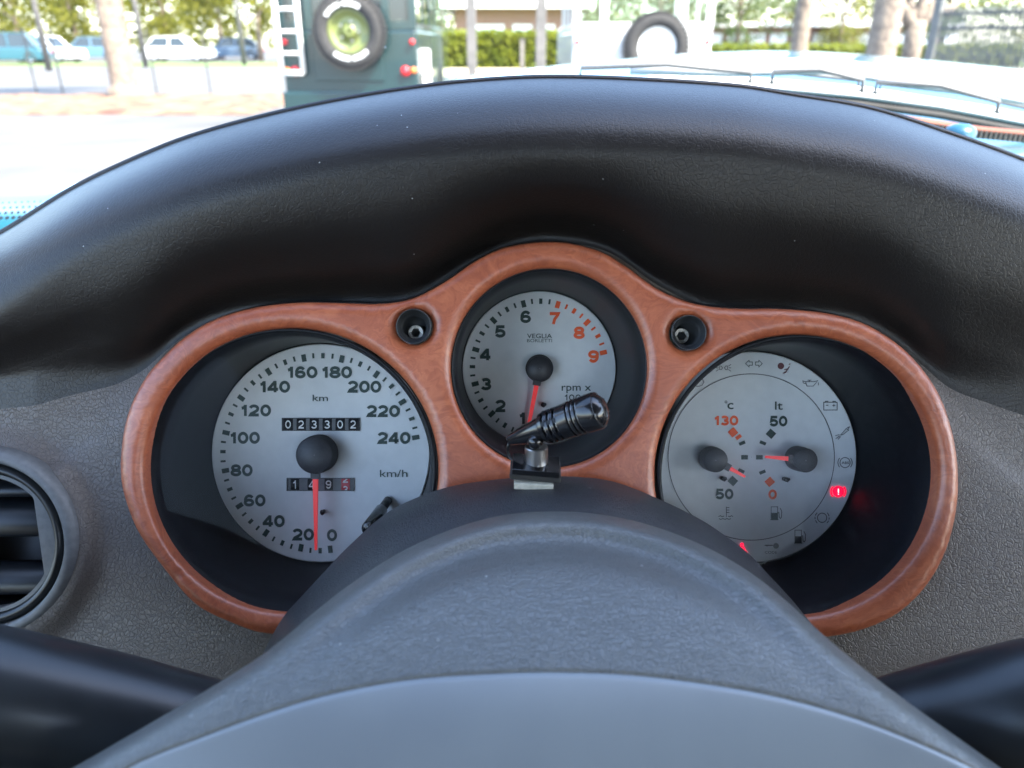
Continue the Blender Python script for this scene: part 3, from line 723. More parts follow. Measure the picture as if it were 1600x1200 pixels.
# ---------------------------------------------------------------- air vent
vd = .272; vo = CL(-26, 850, vd); s_ = vd/F
vt = thing('air_vent', 'round grey air vent at the left end of the dashboard', 'air vent', RQ @ vo + Vector((0,0,CZ)), True)
MB().lathe([(153*s_,-.009),(152*s_,-.001),(148*s_,.0012),(143*s_,.0022),(134*s_,.0030),(129*s_,.0010),(128*s_,-.006)], 96).build('outer_ring', M_trim, vt, True)
MB().lathe([(127.5*s_,-.006),(126*s_,-.0005),(121*s_,.0010),(114*s_,.0010),(110*s_,-.002),(109*s_,-.012)], 96).build('inner_ring', M_spoke, vt, True)
# barrel face: a ring cut by straight chords
def chord_r(a):
    c = cos(a); ss = sin(a); r = 112*s_*.985
    lim = 92*s_
    if c > 0: r = min(r, (85*s_)/max(.001, c*cos(radians(8))+ss*sin(radians(8)))) if abs(ss) < .86 else r
    return r
vv = []; ff = []; n = 120
for k_ in range(n):
    a = 2*pi*k_/n; r1 = 110*s_; r0 = min(chord_r(a), 104*s_)
    vv += [(r1*cos(a), r1*sin(a), -.001), (r0*cos(a), r0*sin(a), -.001), (r0*cos(a), r0*sin(a), -.012)]
for k_ in range(n):
    a = k_*3; b = ((k_+1) % n)*3; ff += [(a, a+1, b+1, b), (a+1, a+2, b+2, b+1)]
mesh('barrel_face', vv, ff, M_trim, vt, False)
for i, (yy, hh) in enumerate(((84, 14), (36, 30), (-62, 24), (-108, 12))):
    vv = []; ff = []; hw_ = 106
    for k_ in range(25):
        x_ = -hw_+(hw_+84)*k_/24; bow = .004*(1-(x_/110)**2)
        for dy, dz in ((-hh-3,-.013),(-hh,-.0075),(-hh+6,-.0058),(hh*.2,-.0075),(hh,-.013),(hh-2,-.017)): vv.append((x_*s_, (yy+dy)*s_, dz+bow*.7-.001))
    for k_ in range(24):
        for j in range(6): a = k_*6+j; b = k_*6+(j+1) % 6; ff.append((a, b, b+6, a+6))
    mesh('slat', vv, ff, M_slatd, vt)
MB().lathe([(128*s_,-.004),(126*s_,-.03),(.0001,-.032)], 48).build('duct', M_black, vt, True)

# ---------------------------------------------------------------- wooden bezel
BD = .270; sB = BD/F
bo = CL(845, 700, BD)
bz = thing('gauge_bezel', 'polished reddish burl wood surround framing the three round gauges', 'gauge surround', RQ @ bo + Vector((0,0,CZ)), True)
LB = lambda px, py: ((px-845)*sB, (700-py)*sB)
BV = .0036
holes = {'L': (452.5, 736, 231, 224), 'C': (858, 575, 154.5, 157), 'R': (1248.5, 743.5, 223.5, 221.5), 'b1': (646.4, 510, 27.5, 27.5), 'b2': (1076, 520, 27, 27)}
from mathutils.geometry import delaunay_2d_cdt
from mathutils.kdtree import KDTree
loops = [[(p.x, p.y) for p in oc]] + [[(h_[0]+h_[2]*cos(2*pi*k/n_), h_[1]+h_[3]*sin(2*pi*k/n_)) for k in range(n_)] for h_, n_ in ((h_, 150 if h_[2] > 60 else 40) for h_ in holes.values())]
dense = []
for lp in loops:
    for a_, b_ in zip(lp, lp[1:]+lp[:1]):
        for k in range(4): dense.append((a_[0]+(b_[0]-a_[0])*k/4, a_[1]+(b_[1]-a_[1])*k/4))
kd = KDTree(len(dense))
for i, p in enumerate(dense): kd.insert((p[0], p[1], 0), i)
kd.balance()
def in_wood(x, y):
    if not inside(x, y, oc): return False
    return all(((x-h_[0])/h_[2])**2+((y-h_[1])/h_[3])**2 > 1 for h_ in holes.values())
P2 = []; E2 = []
for lp in loops:
    b_ = len(P2); P2 += lp; E2 += [(b_+i, b_+(i+1) % len(lp)) for i in range(len(lp))]
nb = len(P2)
for lp in loops:                                     # offset rings give a clean rounded edge
    L_ = len(lp)
    for off in (1.2, 3.2, 6.5, 11):
        for i in range(0, L_, 1 if off < 5 else 2):
            a_ = Vector(lp[i-1]); b_ = Vector(lp[(i+1) % L_]); t_ = (b_-a_).normalized(); nn = Vector((-t_.y, t_.x))
            for sg in (1, -1):
                p = Vector(lp[i])+nn*off*sg
                if in_wood(p.x, p.y) and kd.find((p.x, p.y, 0))[2] > off*.9: P2.append((p.x, p.y))
y = 370
while y < 1005:
    x = 180
    while x < 1510:
        xx = x + (2.5 if int(y/4.5) % 2 else 0)
        if in_wood(xx, y) and kd.find((xx, y, 0))[2] > 14: P2.append((xx, y))
        x += 5
    y += 4.5
res = delaunay_2d_cdt([Vector(p) for p in P2], E2, [], 0, 1e-4)
rv_, rf_ = res[0], res[2]; RR = 17.0
def wz(p):
    d_ = min(1, kd.find((p[0], p[1], 0))[2]/RR); return (sqrt(max(0, 1-(1-d_)**2))-1)*RR*sB*.85
wv = [(*LB(p[0], p[1]), wz(p)) for p in rv_]; wff = []
for f_ in rf_:
    c_ = sum((rv_[k] for k in f_), Vector((0, 0)))/len(f_)
    if in_wood(c_.x, c_.y): wff.append(tuple(f_)[::-1])
for lp in loops:
    b_ = len(wv); n_ = len(lp); zt = -RR*sB*.85
    for p in lp: wv += [(*LB(*p), zt), (*LB(*p), zt-.0065)]
    wff += [(b_+2*i, b_+2*((i+1) % n_), b_+2*((i+1) % n_)+1, b_+2*i+1) for i in range(n_)]
wf = mesh('wood_frame', wv, wff, M_wood, bz)
bmx = bmesh.new(); bmx.from_mesh(wf.data); bmesh.ops.remove_doubles(bmx, verts=bmx.verts, dist=2e-6); bmesh.ops.recalc_face_normals(bmx, faces=bmx.faces)
bmx.to_mesh(wf.data); bmx.free()
# a dark gasket under the frame edge
gk = [Vector((*LB(p.x, p.y), -.0085)) for p in oc]; gk.append(gk[0]); gk.append(gk[1])
MB().tube(gk, .0013, 8, False).build('gasket', M_black, bz, True)
M_cup = mat('bolt cup plastic', (.03, .032, .035), .38)
# recessed bolts
for cx_, cy_, bx_, by_ in ((646.4,510,647.5,518.5),(1076,520,1069,523.5)):
    p = LB(cx_, cy_); cup = MB(); r_ = 27.6*sB
    cup.lathe([(r_,.0004),(r_*.97,.0009),(r_*.93,.0002),(r_*.84,-.0022),(r_*.74,-.003),(r_*.66,-.0034),(r_*.62,-.0070),(.0001,-.0072)], 40)
    cu_ = cup.build('bolt_cup', M_cup, bz, True, (p[0], p[1], 0))
    q2 = ((bx_-cx_)*sB, -(by_-cy_)*sB)
    bb = MB(); r1 = 12.4*sB; n = 24; hex_ = 7.6*sB; vv = []; ff = []
    bb.lathe([(r1,-.008),(r1,-.0063),(r1*.93,-.0055)], n)
    base = len(bb.v)
    ring = [Vector((r1*.93*cos(2*pi*k/n), r1*.93*sin(2*pi*k/n), -.0055)) for k in range(n)]
    hx = []
    for k in range(n):
        a = 2*pi*k/n; am = (a % (pi/3))-pi/6; rr = hex_*cos(pi/6)/cos(am); hx.append(Vector((rr*cos(a), rr*sin(a), -.0057)))
    hb = [v+Vector((0,0,-.0035)) for v in hx]
    bb.add(ring+hx+hb, [(k, (k+1) % n, n+(k+1) % n, n+k) for k in range(n)] + [(n+k, n+(k+1) % n, 2*n+(k+1) % n, 2*n+k) for k in range(n)] + [tuple(2*n+k for k in range(n))])
    bb.build('hex_bolt', M_steel, cu_, False, (q2[0], q2[1], .0014))

# ---------------------------------------------------------------- gauges
DD = .315; sD = DD/F
def gauge(name, label, cat, hole, dial, dr):
    o = CL(dial[0], dial[1], DD); t = thing(name, label, cat, RQ @ o + Vector((0,0,CZ)), True)
    hx, hy, hrx, hry = hole; fc = CL(hx, hy, BD+.0045)-o; rx = (hrx-1)*(BD+.0045)/F; ry = (hry-1)*(BD+.0045)/F; rd = dr*sD
    vv = []; ff = []; n = 96
    prof = [(0,1.0,.0012),(0,.985,.0018),(0,.972,.0006),(0,.966,-.002),(.07,.955,0),(.35,0,0),(.7,0,0),(.97,0,0),(1,0,0)]
    for kk, (tt, f_, dz) in enumerate(prof):
        for k in range(n):
            a = 2*pi*k/n; A = Vector((fc.x+rx*cos(a), fc.y+ry*sin(a), fc.z)); B = Vector((rd*1.012*cos(a), rd*1.012*sin(a), -.0008))
            if tt < .1: p = Vector((fc.x+rx*f_*cos(a), fc.y+ry*f_*sin(a), fc.z+dz-tt*.04))
            else:
                A2 = Vector((fc.x+rx*.955*cos(a), fc.y+ry*.955*sin(a), fc.z)); p = A2.lerp(B, tt)
            vv.append(p)
    for i in range(len(prof)-1):
        for k in range(n): ff.append((i*n+k, i*n+(k+1) % n, (i+1)*n+(k+1) % n, (i+1)*n+k))
    mesh('housing', vv, ff, M_tube, t)
    MB().lathe([(.0001,0),(rd*.5,0),(rd*.995,0),(rd*1.005,-.0006)], 96).build('dial_face', M_dial, t, False)
    face = t.children[-1] if False else [c for c in bpy.data.objects if c.parent == t and c.name.startswith('dial_face')][0]
    # lens
    zl = fc.z-.004; MB().lathe([(.0001,0),(1.0,0)], 64, Matrix.Translation((fc.x, fc.y, zl)) @ Matrix.Diagonal((rx*.963, ry*.963, 1, 1))).build('lens', M_lens, t, True)
    return t, face
def hub(t, x, y, r, h, m=M_hub, name='needle_hub', base=None):
    mb = MB(); mb.lathe([(r*1.04,.0006),(r*1.04,h*.55),(r,h*.6),(r,h-.0004),(r*.94,h),(.0001,h)], 48)
    return mb.build(name, m, t, True, (x, y, 0))
def needle(t, hx, hy, tip, h, w0, w1, r, tail=None):
    """red needle from a hub to a tip point, both local, with black root"""
    d = Vector((tip[0]-hx, tip[1]-hy, 0)); L = d.length; a = atan2(d.y, d.x)
    M_ = Matrix.Translation((hx, hy, 0)) @ Matrix.Rotation(a, 4, 'Z')
    mb = MB(); vv = [(r*1.35,-w0/2,h-.0016),(L,-w1/2,h-.0016),(L,w1/2,h-.0016),(r*1.35,w0/2,h-.0016)]
    vs_ = [M_ @ Vector(v) for v in vv]+[M_ @ (Vector(v)+Vector((0,0,.0012))) for v in vv]
    mb.add(vs_, [(3,2,1,0),(4,5,6,7),(0,1,5,4),(1,2,6,5),(2,3,7,6),(3,0,4,7)]); nd = mb.build('needle', M_redn, t)
    MB().box(r*.8, r*1.38, -w0*.85, w0*.85, h-.0022, h-.0002, M_).build('needle_root', M_hub, nd)
    return nd
def pin(t, x, y, name='stop_pin'):
    mb = MB(); mb.tube([(x,y,0),(x,y,.003)], .0009, 10); mb.tube([(x,y,.003),(x+.0012,y+.0004,.0036)], [.0012,.0005], 8); return mb.build(name, M_black, t, True)

# --- speedometer
sp, face = gauge('speedometer', 'large speedometer with silver grey dial at the left, needle at zero', 'gauge', holes['L'], (501,708), 170)
LS = lambda px, py: ((px-501)*sD, (708-py)*sD)
Z1 = .0003
def ticks(face, items, m, r0f, name='tick_marks'):
    mb = MB()
    for ang, ro, ri, w_ in items:                           # angle clockwise from straight down, px
        a = radians(-90-ang); c, s = cos(a), sin(a)
        mb.add([(c*r-s*ww, s*r+c*ww, 0) for r, ww in ((ri*sD,-w_*sD/2),(ro*sD,-w_*sD/2),(ro*sD,w_*sD/2),(ri*sD,w_*sD/2))], [(0,1,2,3)])
    o = mb.build(name, m, face, loc=(0,0,Z1)); o['kind'] = 'stuff'; return o
it = []
for i in range(1, 49):
    v = i*5
    if v in (5,): continue
    ang = 11.7+22.63*(v-20)/20 if v >= 20 else {10: 0.2, 15: 5.9}[v]
    if v % 20 == 0: it.append((ang, 156.5, 145, 7.2))
    elif v % 10 == 0: it.append((ang, 156.5, 148, 5.2))
    else: it.append((ang, 156.5, 148.5, 3.2))
it.append((-5.8, 156.5, 145, 7.2))
ticks(face, it, M_green, 1)
BOLD = .028
for tx, x, y, w_ in (('0',519,836,15.5),('20',474,835,33.5),('40',428,814,34),('60',398.3,781.7,33.5),('80',378,734.7,34),('100',383.3,684,46),('120',400.5,641.3,46.5),('140',430,604.3,47),('160',472.7,581.7,46.5),('180',526.7,581.7,46.5),('200',569.5,604.3,52),('220',598.7,642.3,51.5),('240',615.5,684.3,51)):
    p = LS(x, y); digits(tx, w_*sD, 17.5*sD, M_green, 'numeral', face, p, Z1)
p = LS(500.7, 621.7); text_mesh('km', 24*sD, 10*sD, .004, M_green, 'lettering', face, p, Z1)
p = LS(615.3, 739.6); text_mesh('km/h', 43*sD, 11.5*sD, .004, M_green, 'lettering', face, p, Z1)
def counter(face, x0, x1, y0, y1, figs, dw, red_last, label, name):
    """dark window frame sunk in the dial with digit wheels"""
    xc, yc = (x0+x1)/2, (y0+y1)/2; p = LS(xc, yc); w_ = (x1-x0)*sD/2; h_ = (y1-y0)*sD/2
    mb = MB()
    for a in ((-w_, w_, h_-.0003, h_), (-w_, w_, -h_, -h_+.0003)): mb.box(a[0], a[1], a[2], a[3], 0, .0006)
    for a in ((-w_, -w_+.0003), (w_-.0003, w_)): mb.box(a[0], a[1], -h_+.0003, h_-.0003, 0, .0006)
    fr = mb.build(name, M_black, face, loc=(p[0], p[1], .0001)); fr['label'] = label
    MB().box(-w_+.0003, w_-.0003, -h_+.0003, h_-.0003, 0, .00012).build('backing', M_black, fr)
    n = len(figs); st = 2*w_/n
    for i, dg_ in enumerate(figs):
        x = -w_+st*(i+.5); rd_ = red_last and i == n-1
        mb = MB(); vv = []; ff = []; ww = st*dw
        for k in range(9):
            a = -1+2*k/8; zz = .00012+.0006*cos(a*1.2); vv += [(x-ww/2, a*(h_-.00035), zz), (x+ww/2, a*(h_-.00035), zz)]
        ff = [(2*k, 2*k+1, 2*k+3, 2*k+2) for k in range(8)]; mb.add(vv, ff)
        dwh = mb.build('digit_wheel', M_redlamp if rd_ else M_tube, fr, True)
        if st*(1-dw) > .0006 and i < n-1:
            MB().box(x+ww/2, x+st-ww/2, -h_+.0003, h_-.0003, .00013, .0005).build('divider', M_trim, fr)
        z_ = .0008
        if isinstance(dg_, tuple):
            # two half-turned figures clipped by the window
            for s2, yy in ((dg_[0], .66), (dg_[1], -.60)):
                o = digits(s2, (9 if s2 != '1' else 6)*sD, 12*sD, M_white, 'figure', fr, (x, yy*h_*1.3), z_, .16)
                bm_ = bmesh.new(); bm_.from_mesh(o.data); lim = h_*.86
                for sg in (1, -1):
                    bmesh.ops.bisect_plane(bm_, geom=bm_.verts[:]+bm_.edges[:]+bm_.faces[:], plane_co=(0, sg*lim-yy*h_*1.3, 0), plane_no=(0, sg, 0), clear_outer=True)
                bm_.to_mesh(o.data); bm_.free()
        else: digits(dg_, (9.5 if dg_ != '1' else 6)*sD, 13.2*sD, M_white, 'figure', fr, (x, 0), z_, .16)
M_redlamp = mat('red digit wheel', (.5, .02, .03), .4)
counter(face, 441, 562.5, 652.8, 673.2, ['0','2','3','3','0','2'], .72, False, 'odometer window with six white figures', 'odometer')
counter(face, 448.5, 553.5, 746.6, 766.8, ['1','4','9',('2','3')], .5, True, 'trip meter window with a red last wheel', 'trip_meter')
hp = (497, 711.5); h0 = ((hp[0]-501)*sD+.0002, (708-hp[1])*sD+.0003); hub(sp, h0[0]+.0005, h0[1]+.0006, 28.5*sD, .0088)
needle(sp, h0[0]+.0006, h0[1]+.0004, LS(501.0, 853), .0085, .0021, .0009, 26*sD); pin(sp, *LS(506, 799))
# reset knob
mb = MB(); a = Vector((*LS(607,781), .001)); b = Vector((*LS(590,812), .022)); dv = (b-a)
mb.tube([a, a+dv*.3], .0018, 14); mb.build('reset_stem', M_black, sp, True)
mb = MB(); mb.tube([a+dv*.3, a+dv*.34, a+dv*.6, a+dv*.95, a+dv], [.0020,.0025,.0026,.0028,.0024], 20); mb.build('reset_knob', M_mic, sp, True)

# --- tachometer
ta, face = gauge('tachometer', 'small rev counter with grey dial and red figures at the top centre', 'gauge', holes['C'], (842.5,575), 119.5)
LS = lambda px, py: ((px-842.5)*sD, (575-py)*sD)
gi = []; oi = []
for i in range(0, 65):
    v = 1+i/8*1.0
    if i % 2: continue
    v = 1+i/8; ang = 46+30.07*(v-2); m8 = i % 8
    e = (ang, 108.5, 97.5, 7) if m8 == 0 else (ang, 108.5, 100, 5) if m8 == 4 else (ang, 108.5, 100.5, 3)
    (oi if v >= 6.99 else gi).append(e)
ticks(face, gi, M_green, 1); ticks(face, oi, M_orange, 1)
for tx, x, y in (('1',816.5,653.5),('2',782,634.3),('3',759.5,600),('4',758.6,554),('5',781.7,518),('6',821.3,495),('7',866.3,497.5),('8',904.7,520),('9',927.2,557.2)):
    digits(tx, (16.5 if tx != '1' else 10)*sD, 18*sD, M_orange if tx in '789' else M_green, 'numeral', face, LS(x, y), Z1)
text_mesh('VEGLIA', 39*sD, 7.2*sD, .008, M_green, 'lettering', face, LS(843, 525), Z1)
text_mesh('BORLETTI', 39*sD, 5.0*sD, .0, M_green, 'lettering', face, LS(843, 532.3), Z1)
text_mesh('rpm x', 46*sD, 11.5*sD, .006, M_green, 'lettering', face, LS(900.5, 608.5), Z1)
digits('1000', 36*sD, 9.5*sD, M_green, 'lettering', face, LS(900, 621), Z1, .17)
hub(ta, *LS(842.6, 576.2), 19.3*sD, .0062); mb = MB(); mb.lathe([(21.5*sD,.0004),(21.5*sD,.0022),(19.4*sD,.0026)], 40); mb.build('hub_base', M_black, ta, True, (*LS(842.6,575.5), 0))
needle(ta, *LS(842.6, 576.2), LS(825.0, 667), .0060, .0019, .0013, 19.3*sD); pin(ta, *LS(848, 632.5))

# --- combination gauge
cg_, face = gauge('combination_gauge', 'round temperature and fuel gauge with warning symbols at the right', 'gauge', holes['R'], (1174,714), 164)
LS = lambda px, py: ((px-1174)*sD, (714-py)*sD)
ZP = lambda zx, zy: LS(zx/3.158+1000, zy/3.158+520)
strokes([arc(-.6*sD, 0, 129.8*sD, 0, 360, 120)], 1.2*sD).build('dial_ring', M_grey, face, loc=(0,0,Z1))
for tx, x, y, w_, m_, h_ in (('130',1134.6,657,37,M_orange,14.5),('50',1216,658,27.5,M_green,15.5),('50',1131.7,771.7,27.5,M_green,15.5),('0',1206.8,772.4,13,M_orange,14.5)):
    digits(tx, w_*sD, h_*sD, m_, 'numeral', face, LS(x, y), Z1)
text_mesh('lt', 12*sD, 13*sD, .012, M_green, 'lettering', face, LS(1216.5, 633.8), Z1)
text_mesh('c', 9.5*sD, 10*sD, .012, M_green, 'lettering', face, LS(1141, 634.5), Z1)
strokes([arc(*LS(1134, 628), 1.7*sD, 0, 360, 12)], .9*sD).build('degree_mark', M_green, face, loc=(0,0,Z1))
def quad(zx, zy, w_, h_, rot, m_, nm='scale_mark'):
    p = ZP(zx, zy); a = radians(rot); c, s = cos(a), sin(a); w_ *= sD/2; h_ *= sD/2
    mesh(nm, [(p[0]+c*x-s*y, p[1]+s*x+c*y, 0) for x, y in ((-w_,-h_),(w_,-h_),(w_,h_),(-w_,h_))], [(0,1,2,3)], m_, face, False, loc=(0,0,Z1))
quad(458,491,12,11.5,40,M_orange); quad(485,514,9.5,5.5,35,M_orange); quad(503,544,10,5,22,M_green); quad(515,614,10.5,7,0,M_green); quad(499,681,10,5,-25,M_green); quad(457,731,12,11.5,-42,M_green)
quad(645,498,12,11.5,-42,M_green); quad(605,543,10,5,-22,M_green); quad(588,614,10.5,7,0,M_green); quad(603,687,10,5,22,M_green); quad(639,735,12,11.5,42,M_orange)
hub(cg_, *[a_+b_ for a_, b_ in zip(LS(1110,716), (.0000, -.0000))], 18.6*sD, .0085); hub(cg_, *LS(1244,715.5), 18.4*sD, .0105)
needle(cg_, *LS(1110,716), LS(1155.5,741.5), .0083, .0017, .0009, 18.6*sD); needle(cg_, *LS(1244,715.5), LS(1184.5,710.5), .0100, .0018, .0009, 18.4*sD)
pin(cg_, *LS(1127.6,747)); pin(cg_, *LS(1224.8,748))
# symbols: strokes given in the enlarged drawing's units, origin at each symbol's centre
def sym(name, zx, zy, polys, w_=3.2, m_=None, fills=()):
    u = 1/3.158*sD; p = ZP(zx, zy)
    mb = strokes([[(x*u, -y*u) for x, y in pl] for pl in polys], w_*u) if polys else MB()
    for pl in fills:
        _zc[0] = (_zc[0]+1) % 12; mb.add([(x*u, -y*u, .000004*_zc[0]) for x, y in pl], [tuple(range(len(pl)))])
    o = mb.build(name, m_ or M_grey, face, loc=(p[0], p[1], Z1)); return o
def circ(x, y, r, a0=0, a1=360, n=20): return arc(x, y, r, a0, a1, n)
sym('coolant_symbol', 422, 890, [[(3,-32),(3,18)],[(3,-28),(18,-28)],[(3,-16),(18,-16)],[(3,-4),(18,-4)],[(-36,16),(-26,12),(-18,17),(-8,13)],[(12,14),(20,17),(28,12),(36,16)],[(-34,26),(-24,30),(-14,26),(-4,30),(6,26),(16,30),(26,26)]], 3.4, M_green)
def pump(zx, zy, m_, nm):
    sym(nm, zx, zy, [[(-22,-32),(10,-32),(10,30),(-22,30),(-22,-32)],[(10,-6),(16,-4),(18,20),(24,26),(29,18),(30,-10),(22,-26)],[(-26,32),(14,32)]], 3.4, m_, [[(-22,-2),(10,-2),(10,31),(-22,31)]])
pump(668, 890, M_green, 'fuel_symbol'); pump(785, 1005, M_grey, 'low_fuel_symbol')
sym('headlight_symbol', 285, 243, [[(-12,-20),(6,-21),(20,-16),(30,0),(20,16),(6,21),(-12,20),(-6,0),(-12,-20)],[(-40,-14),(-20,-14)],[(-44,-3),(-16,-3)],[(-40,8),(-18,8)],[(-38,17),(-16,17)]])
sym('parking_light_symbol', 411, 173, [[(-19,-9),(-11,-9),(-5,0),(-11,9),(-19,9),(-19,-9)],[(19,-9),(11,-9),(5,0),(11,9),(19,9),(19,-9)],[(-24,0),(-38,0)],[(-24,-8),(-37,-17)],[(-24,8),(-37,17)],[(24,0),(38,0)],[(24,-8),(37,-17)],[(24,8),(37,17)]], 3)
sym('indicator_symbol', 561, 152, [[(-41,0),(-24,-17),(-24,-8),(-8,-8),(-8,8),(-24,8),(-24,17),(-41,0)],[(41,0),(24,-17),(24,-8),(8,-8),(8,8),(24,8),(24,17),(41,0)]], 3.2, M_green)
M_maroon = mat('maroon symbol', (.12, .03, .035), .5)
sym('airbag_symbol', 710, 172, [[(-6,28),(8,22),(18,6),(26,-6)],[(0,10),(10,8),(18,6)],[(24,-14),(30,-20)]], 4.5, M_maroon, [circ(-16,-8,16)[:-1]])
sym('oil_symbol', 840, 247, [[(-24,-6),(20,-6),(36,-12),(14,16),(-18,16),(-24,-6)],[(-24,-4),(-38,-10),(-36,0),(-22,6)],[(-6,-6),(-6,-13)],[(-14,-13),(4,-13)],[(38,-2),(39,12)]])
sym('battery_symbol', 938, 360, [[(-33,-17),(33,-17),(33,21),(-33,21),(-33,-17)],[(-24,-17),(-24,-22),(-12,-22),(-12,-17)],[(12,-17),(12,-22),(24,-22),(24,-17)],[(-22,-2),(-10,-2)],[(10,-2),(24,-2)],[(17,-9),(17,5)]], 3.6)
sym('glow_plug_symbol', 1000, 490, [[(-12,14),(16,-18),(28,-10),(0,12),(-12,14)],[(20,-22),(34,-26)],[(24,-14),(32,-28)],[(-16,18),(-36,32)],[(-18,12),(-38,18)],[(-12,22),(-24,36)]])
sym('abs_symbol', 1010, 640, [circ(0,0,25),circ(0,0,35,-40,40,10),circ(0,0,35,140,220,10)], 3.6)
text_mesh('ABS', 11.5*sD, 4*sD, .01, M_grey, 'lettering', face, ZP(1011, 641), Z1+.00006)
sym('brake_warning_symbol', 977, 783, [circ(0,0,36,-42,42,10),circ(0,0,36,138,222,10)], 7, M_lamp, [circ(0,0,28)[:-1]])
sym('exclamation_mark', 977, 783, [[(0,-14),(0,5)],[(0,10),(0,15)]], 5, mat('pale lamp core', (.9,.3,.35), .5, emis=(1,.35,.4), es=.5)).location.z = Z1+.0001
sym('brake_wear_symbol', 897, 912, [circ(0,0,23),circ(0,0,35,-45,-12,5),circ(0,0,35,-2,14,4),circ(0,0,35,24,48,4),circ(0,0,35,132,160,5),circ(0,0,35,170,188,4),circ(0,0,35,198,226,4)], 3.8)
sym('immobiliser_symbol', 650, 1050, [[(-36,-2),(4,-2)],[(-24,-2),(-24,3)]], 5, M_grey, [circ(20,0,14)[:-1]])
text_mesh('CODE', 19*sD, 4*sD, .004, M_grey, 'lettering', face, ZP(645,1083), Z1)
sym('seat_belt_symbol', 510, 1060, [[(-2,0),(12,18),(22,34)],[(-16,6),(0,22),(10,38)]], 6, M_lamp, [circ(-8,-16,9)[:-1], [(-16,-8),(2,-8),(10,10),(0,20),(-14,8)]])

# ---------------------------------------------------------------- steering column shroud
shA = [(380,1125),(408,1030),(440,968),(470,933),(507,893),(530,868),(560,839),(583,818),(613,796),(650,778),(700,761),(760,751),(830,745),(900,745),(960,753),(1030,780),(1095,812),(1136,839),(1171,866),(1200,897),(1248,950),(1290,1010),(1325,1100)]
def grid_under(top, x0, x1, step, rows, dfun, org, name, m, parent, filt=None):
    vs = []; xs = [x0+step*i for i in range(int((x1-x0)/step)+1)]
    for x in xs:
        T = interp(top, x)
        for k, r_ in enumerate(rows):
            y = T+r_; vs.append(CL(x, y, dfun(x, y, r_))-org)
    n = len(rows); fs = []
    for i in range(len(xs)-1):
        for j in range(n-1):
            if filt and not filt(xs[i]+step/2, interp(top, xs[i])+(rows[j]+rows[j+1])/2): continue
            a = i*n+j; fs.append((a, a+1, a+n+1, a+n))
    me_v = vs; used = sorted({k for f in fs for k in f}); mp_ = {k: i for i, k in enumerate(used)}
    return mesh(name, [me_v[k] for k in used], [tuple(mp_[k] for k in f) for f in fs], m, parent)
so_ = CL(860, 800, .25)
st_ = thing('steering_column_cover', 'smooth dark plastic steering column cover below the rev counter', 'column cover', RQ @ so_ + Vector((0,0,CZ)), True)
def dist_top(top, x, y, r_):
    sl_ = (interp(top, x+4)-interp(top, x-4))/8
    return r_/sqrt(1+sl_*sl_)
def dS(x, y, r_):
    q_ = dist_top(shA, x, y, r_)
    if r_ < 0: return .2635 - r_*.0004
    return .2635 - .016*(1-exp(-q_/16)) - .00022*q_
rowsS = [-0.0]+[.5,1,2,3.5,5,7,9,12,15,19,24,30,37,45,55,66,80,95,115,140,170,200,240]
rowsS = [0,0.001]+rowsS[1:]
o = grid_under(shA, 382, 1325, 4, rowsS, dS, so_, 'upper_shell', M_shroud, st_)
# skirt rolling away behind the crest
sk_v = []; sk_f = []; xs = list(range(382, 1326, 6))
for x in xs:
    T = interp(shA, x)
    for dd, dy in ((0,0),(.006,3),(.02,14),(.04,40),(.05,90)): sk_v.append(CL(x, T+dy, .2635+dd)-so_)
for i in range(len(xs)-1):
    for j in range(4): a = i*5+j; sk_f.append((a, a+5, a+6, a+1))
mesh('rear_shell', sk_v, sk_f, M_shroud, st_)

# ---------------------------------------------------------------- steering wheel centre and spokes
pdT = [(60,1228),(120,1196),(200,1150),(300,1092),(400,1030),(440,1000),(480,966),(540,918),(620,866),(700,829),(780,806),(860,799),(940,804),(1020,822),(1100,853),(1170,893),(1230,940),(1290,995),(1350,1045),(1420,1098),(1500,1155),(1570,1204),(1640,1250)]
po = CL(860, 1000, .18)
pw = thing('steering_wheel', 'grained grey steering wheel centre pad with two dark spokes nearest the camera', 'steering wheel', RQ @ po + Vector((0,0,CZ)), True)
seam = [(60,1290),(200,1200),(320,1150),(430,1110),(520,1084),(640,1062),(760,1053),(860,1050),(980,1054),(1100,1068),(1220,1090),(1340,1124),(1460,1172),(1600,1240)]
def dP(x, y, r_):
    q_ = dist_top(pdT, x, y, r_); base = .2235 - .00021*(y-799)
    base = .2235-.070*(1-exp(-max(0, y-799)/300.0))*1.15
    e = ((x-850)/700.0)
    b = base + .011*exp(-q_/8.0) + .006*e*e
    b += 0.0062*exp(-((q_-46)/24.0)**2)*exp(-((x-870)/330.0)**4)
    return b
sgap = 2.2
def dseam(x, y):
    r_ = y-interp(pdT, x); ss = y-interp(seam, x); return dP(x, y, r_) + .0004*exp(-(ss/3.5)**2)
tA = [0,.002,.005,.01,.017,.026,.037,.05,.065,.083,.105,.13,.16,.2,.25,.3,.35,.4,.45,.5,.55,.6,.65,.7,.75,.8,.85,.89,.93,.955,.97,.982,.99,1]
tB = [0,.004,.01,.018,.03,.045,.065,.09,.13,.18,.25,.33,.42,.52,.63,.75,.88,1]
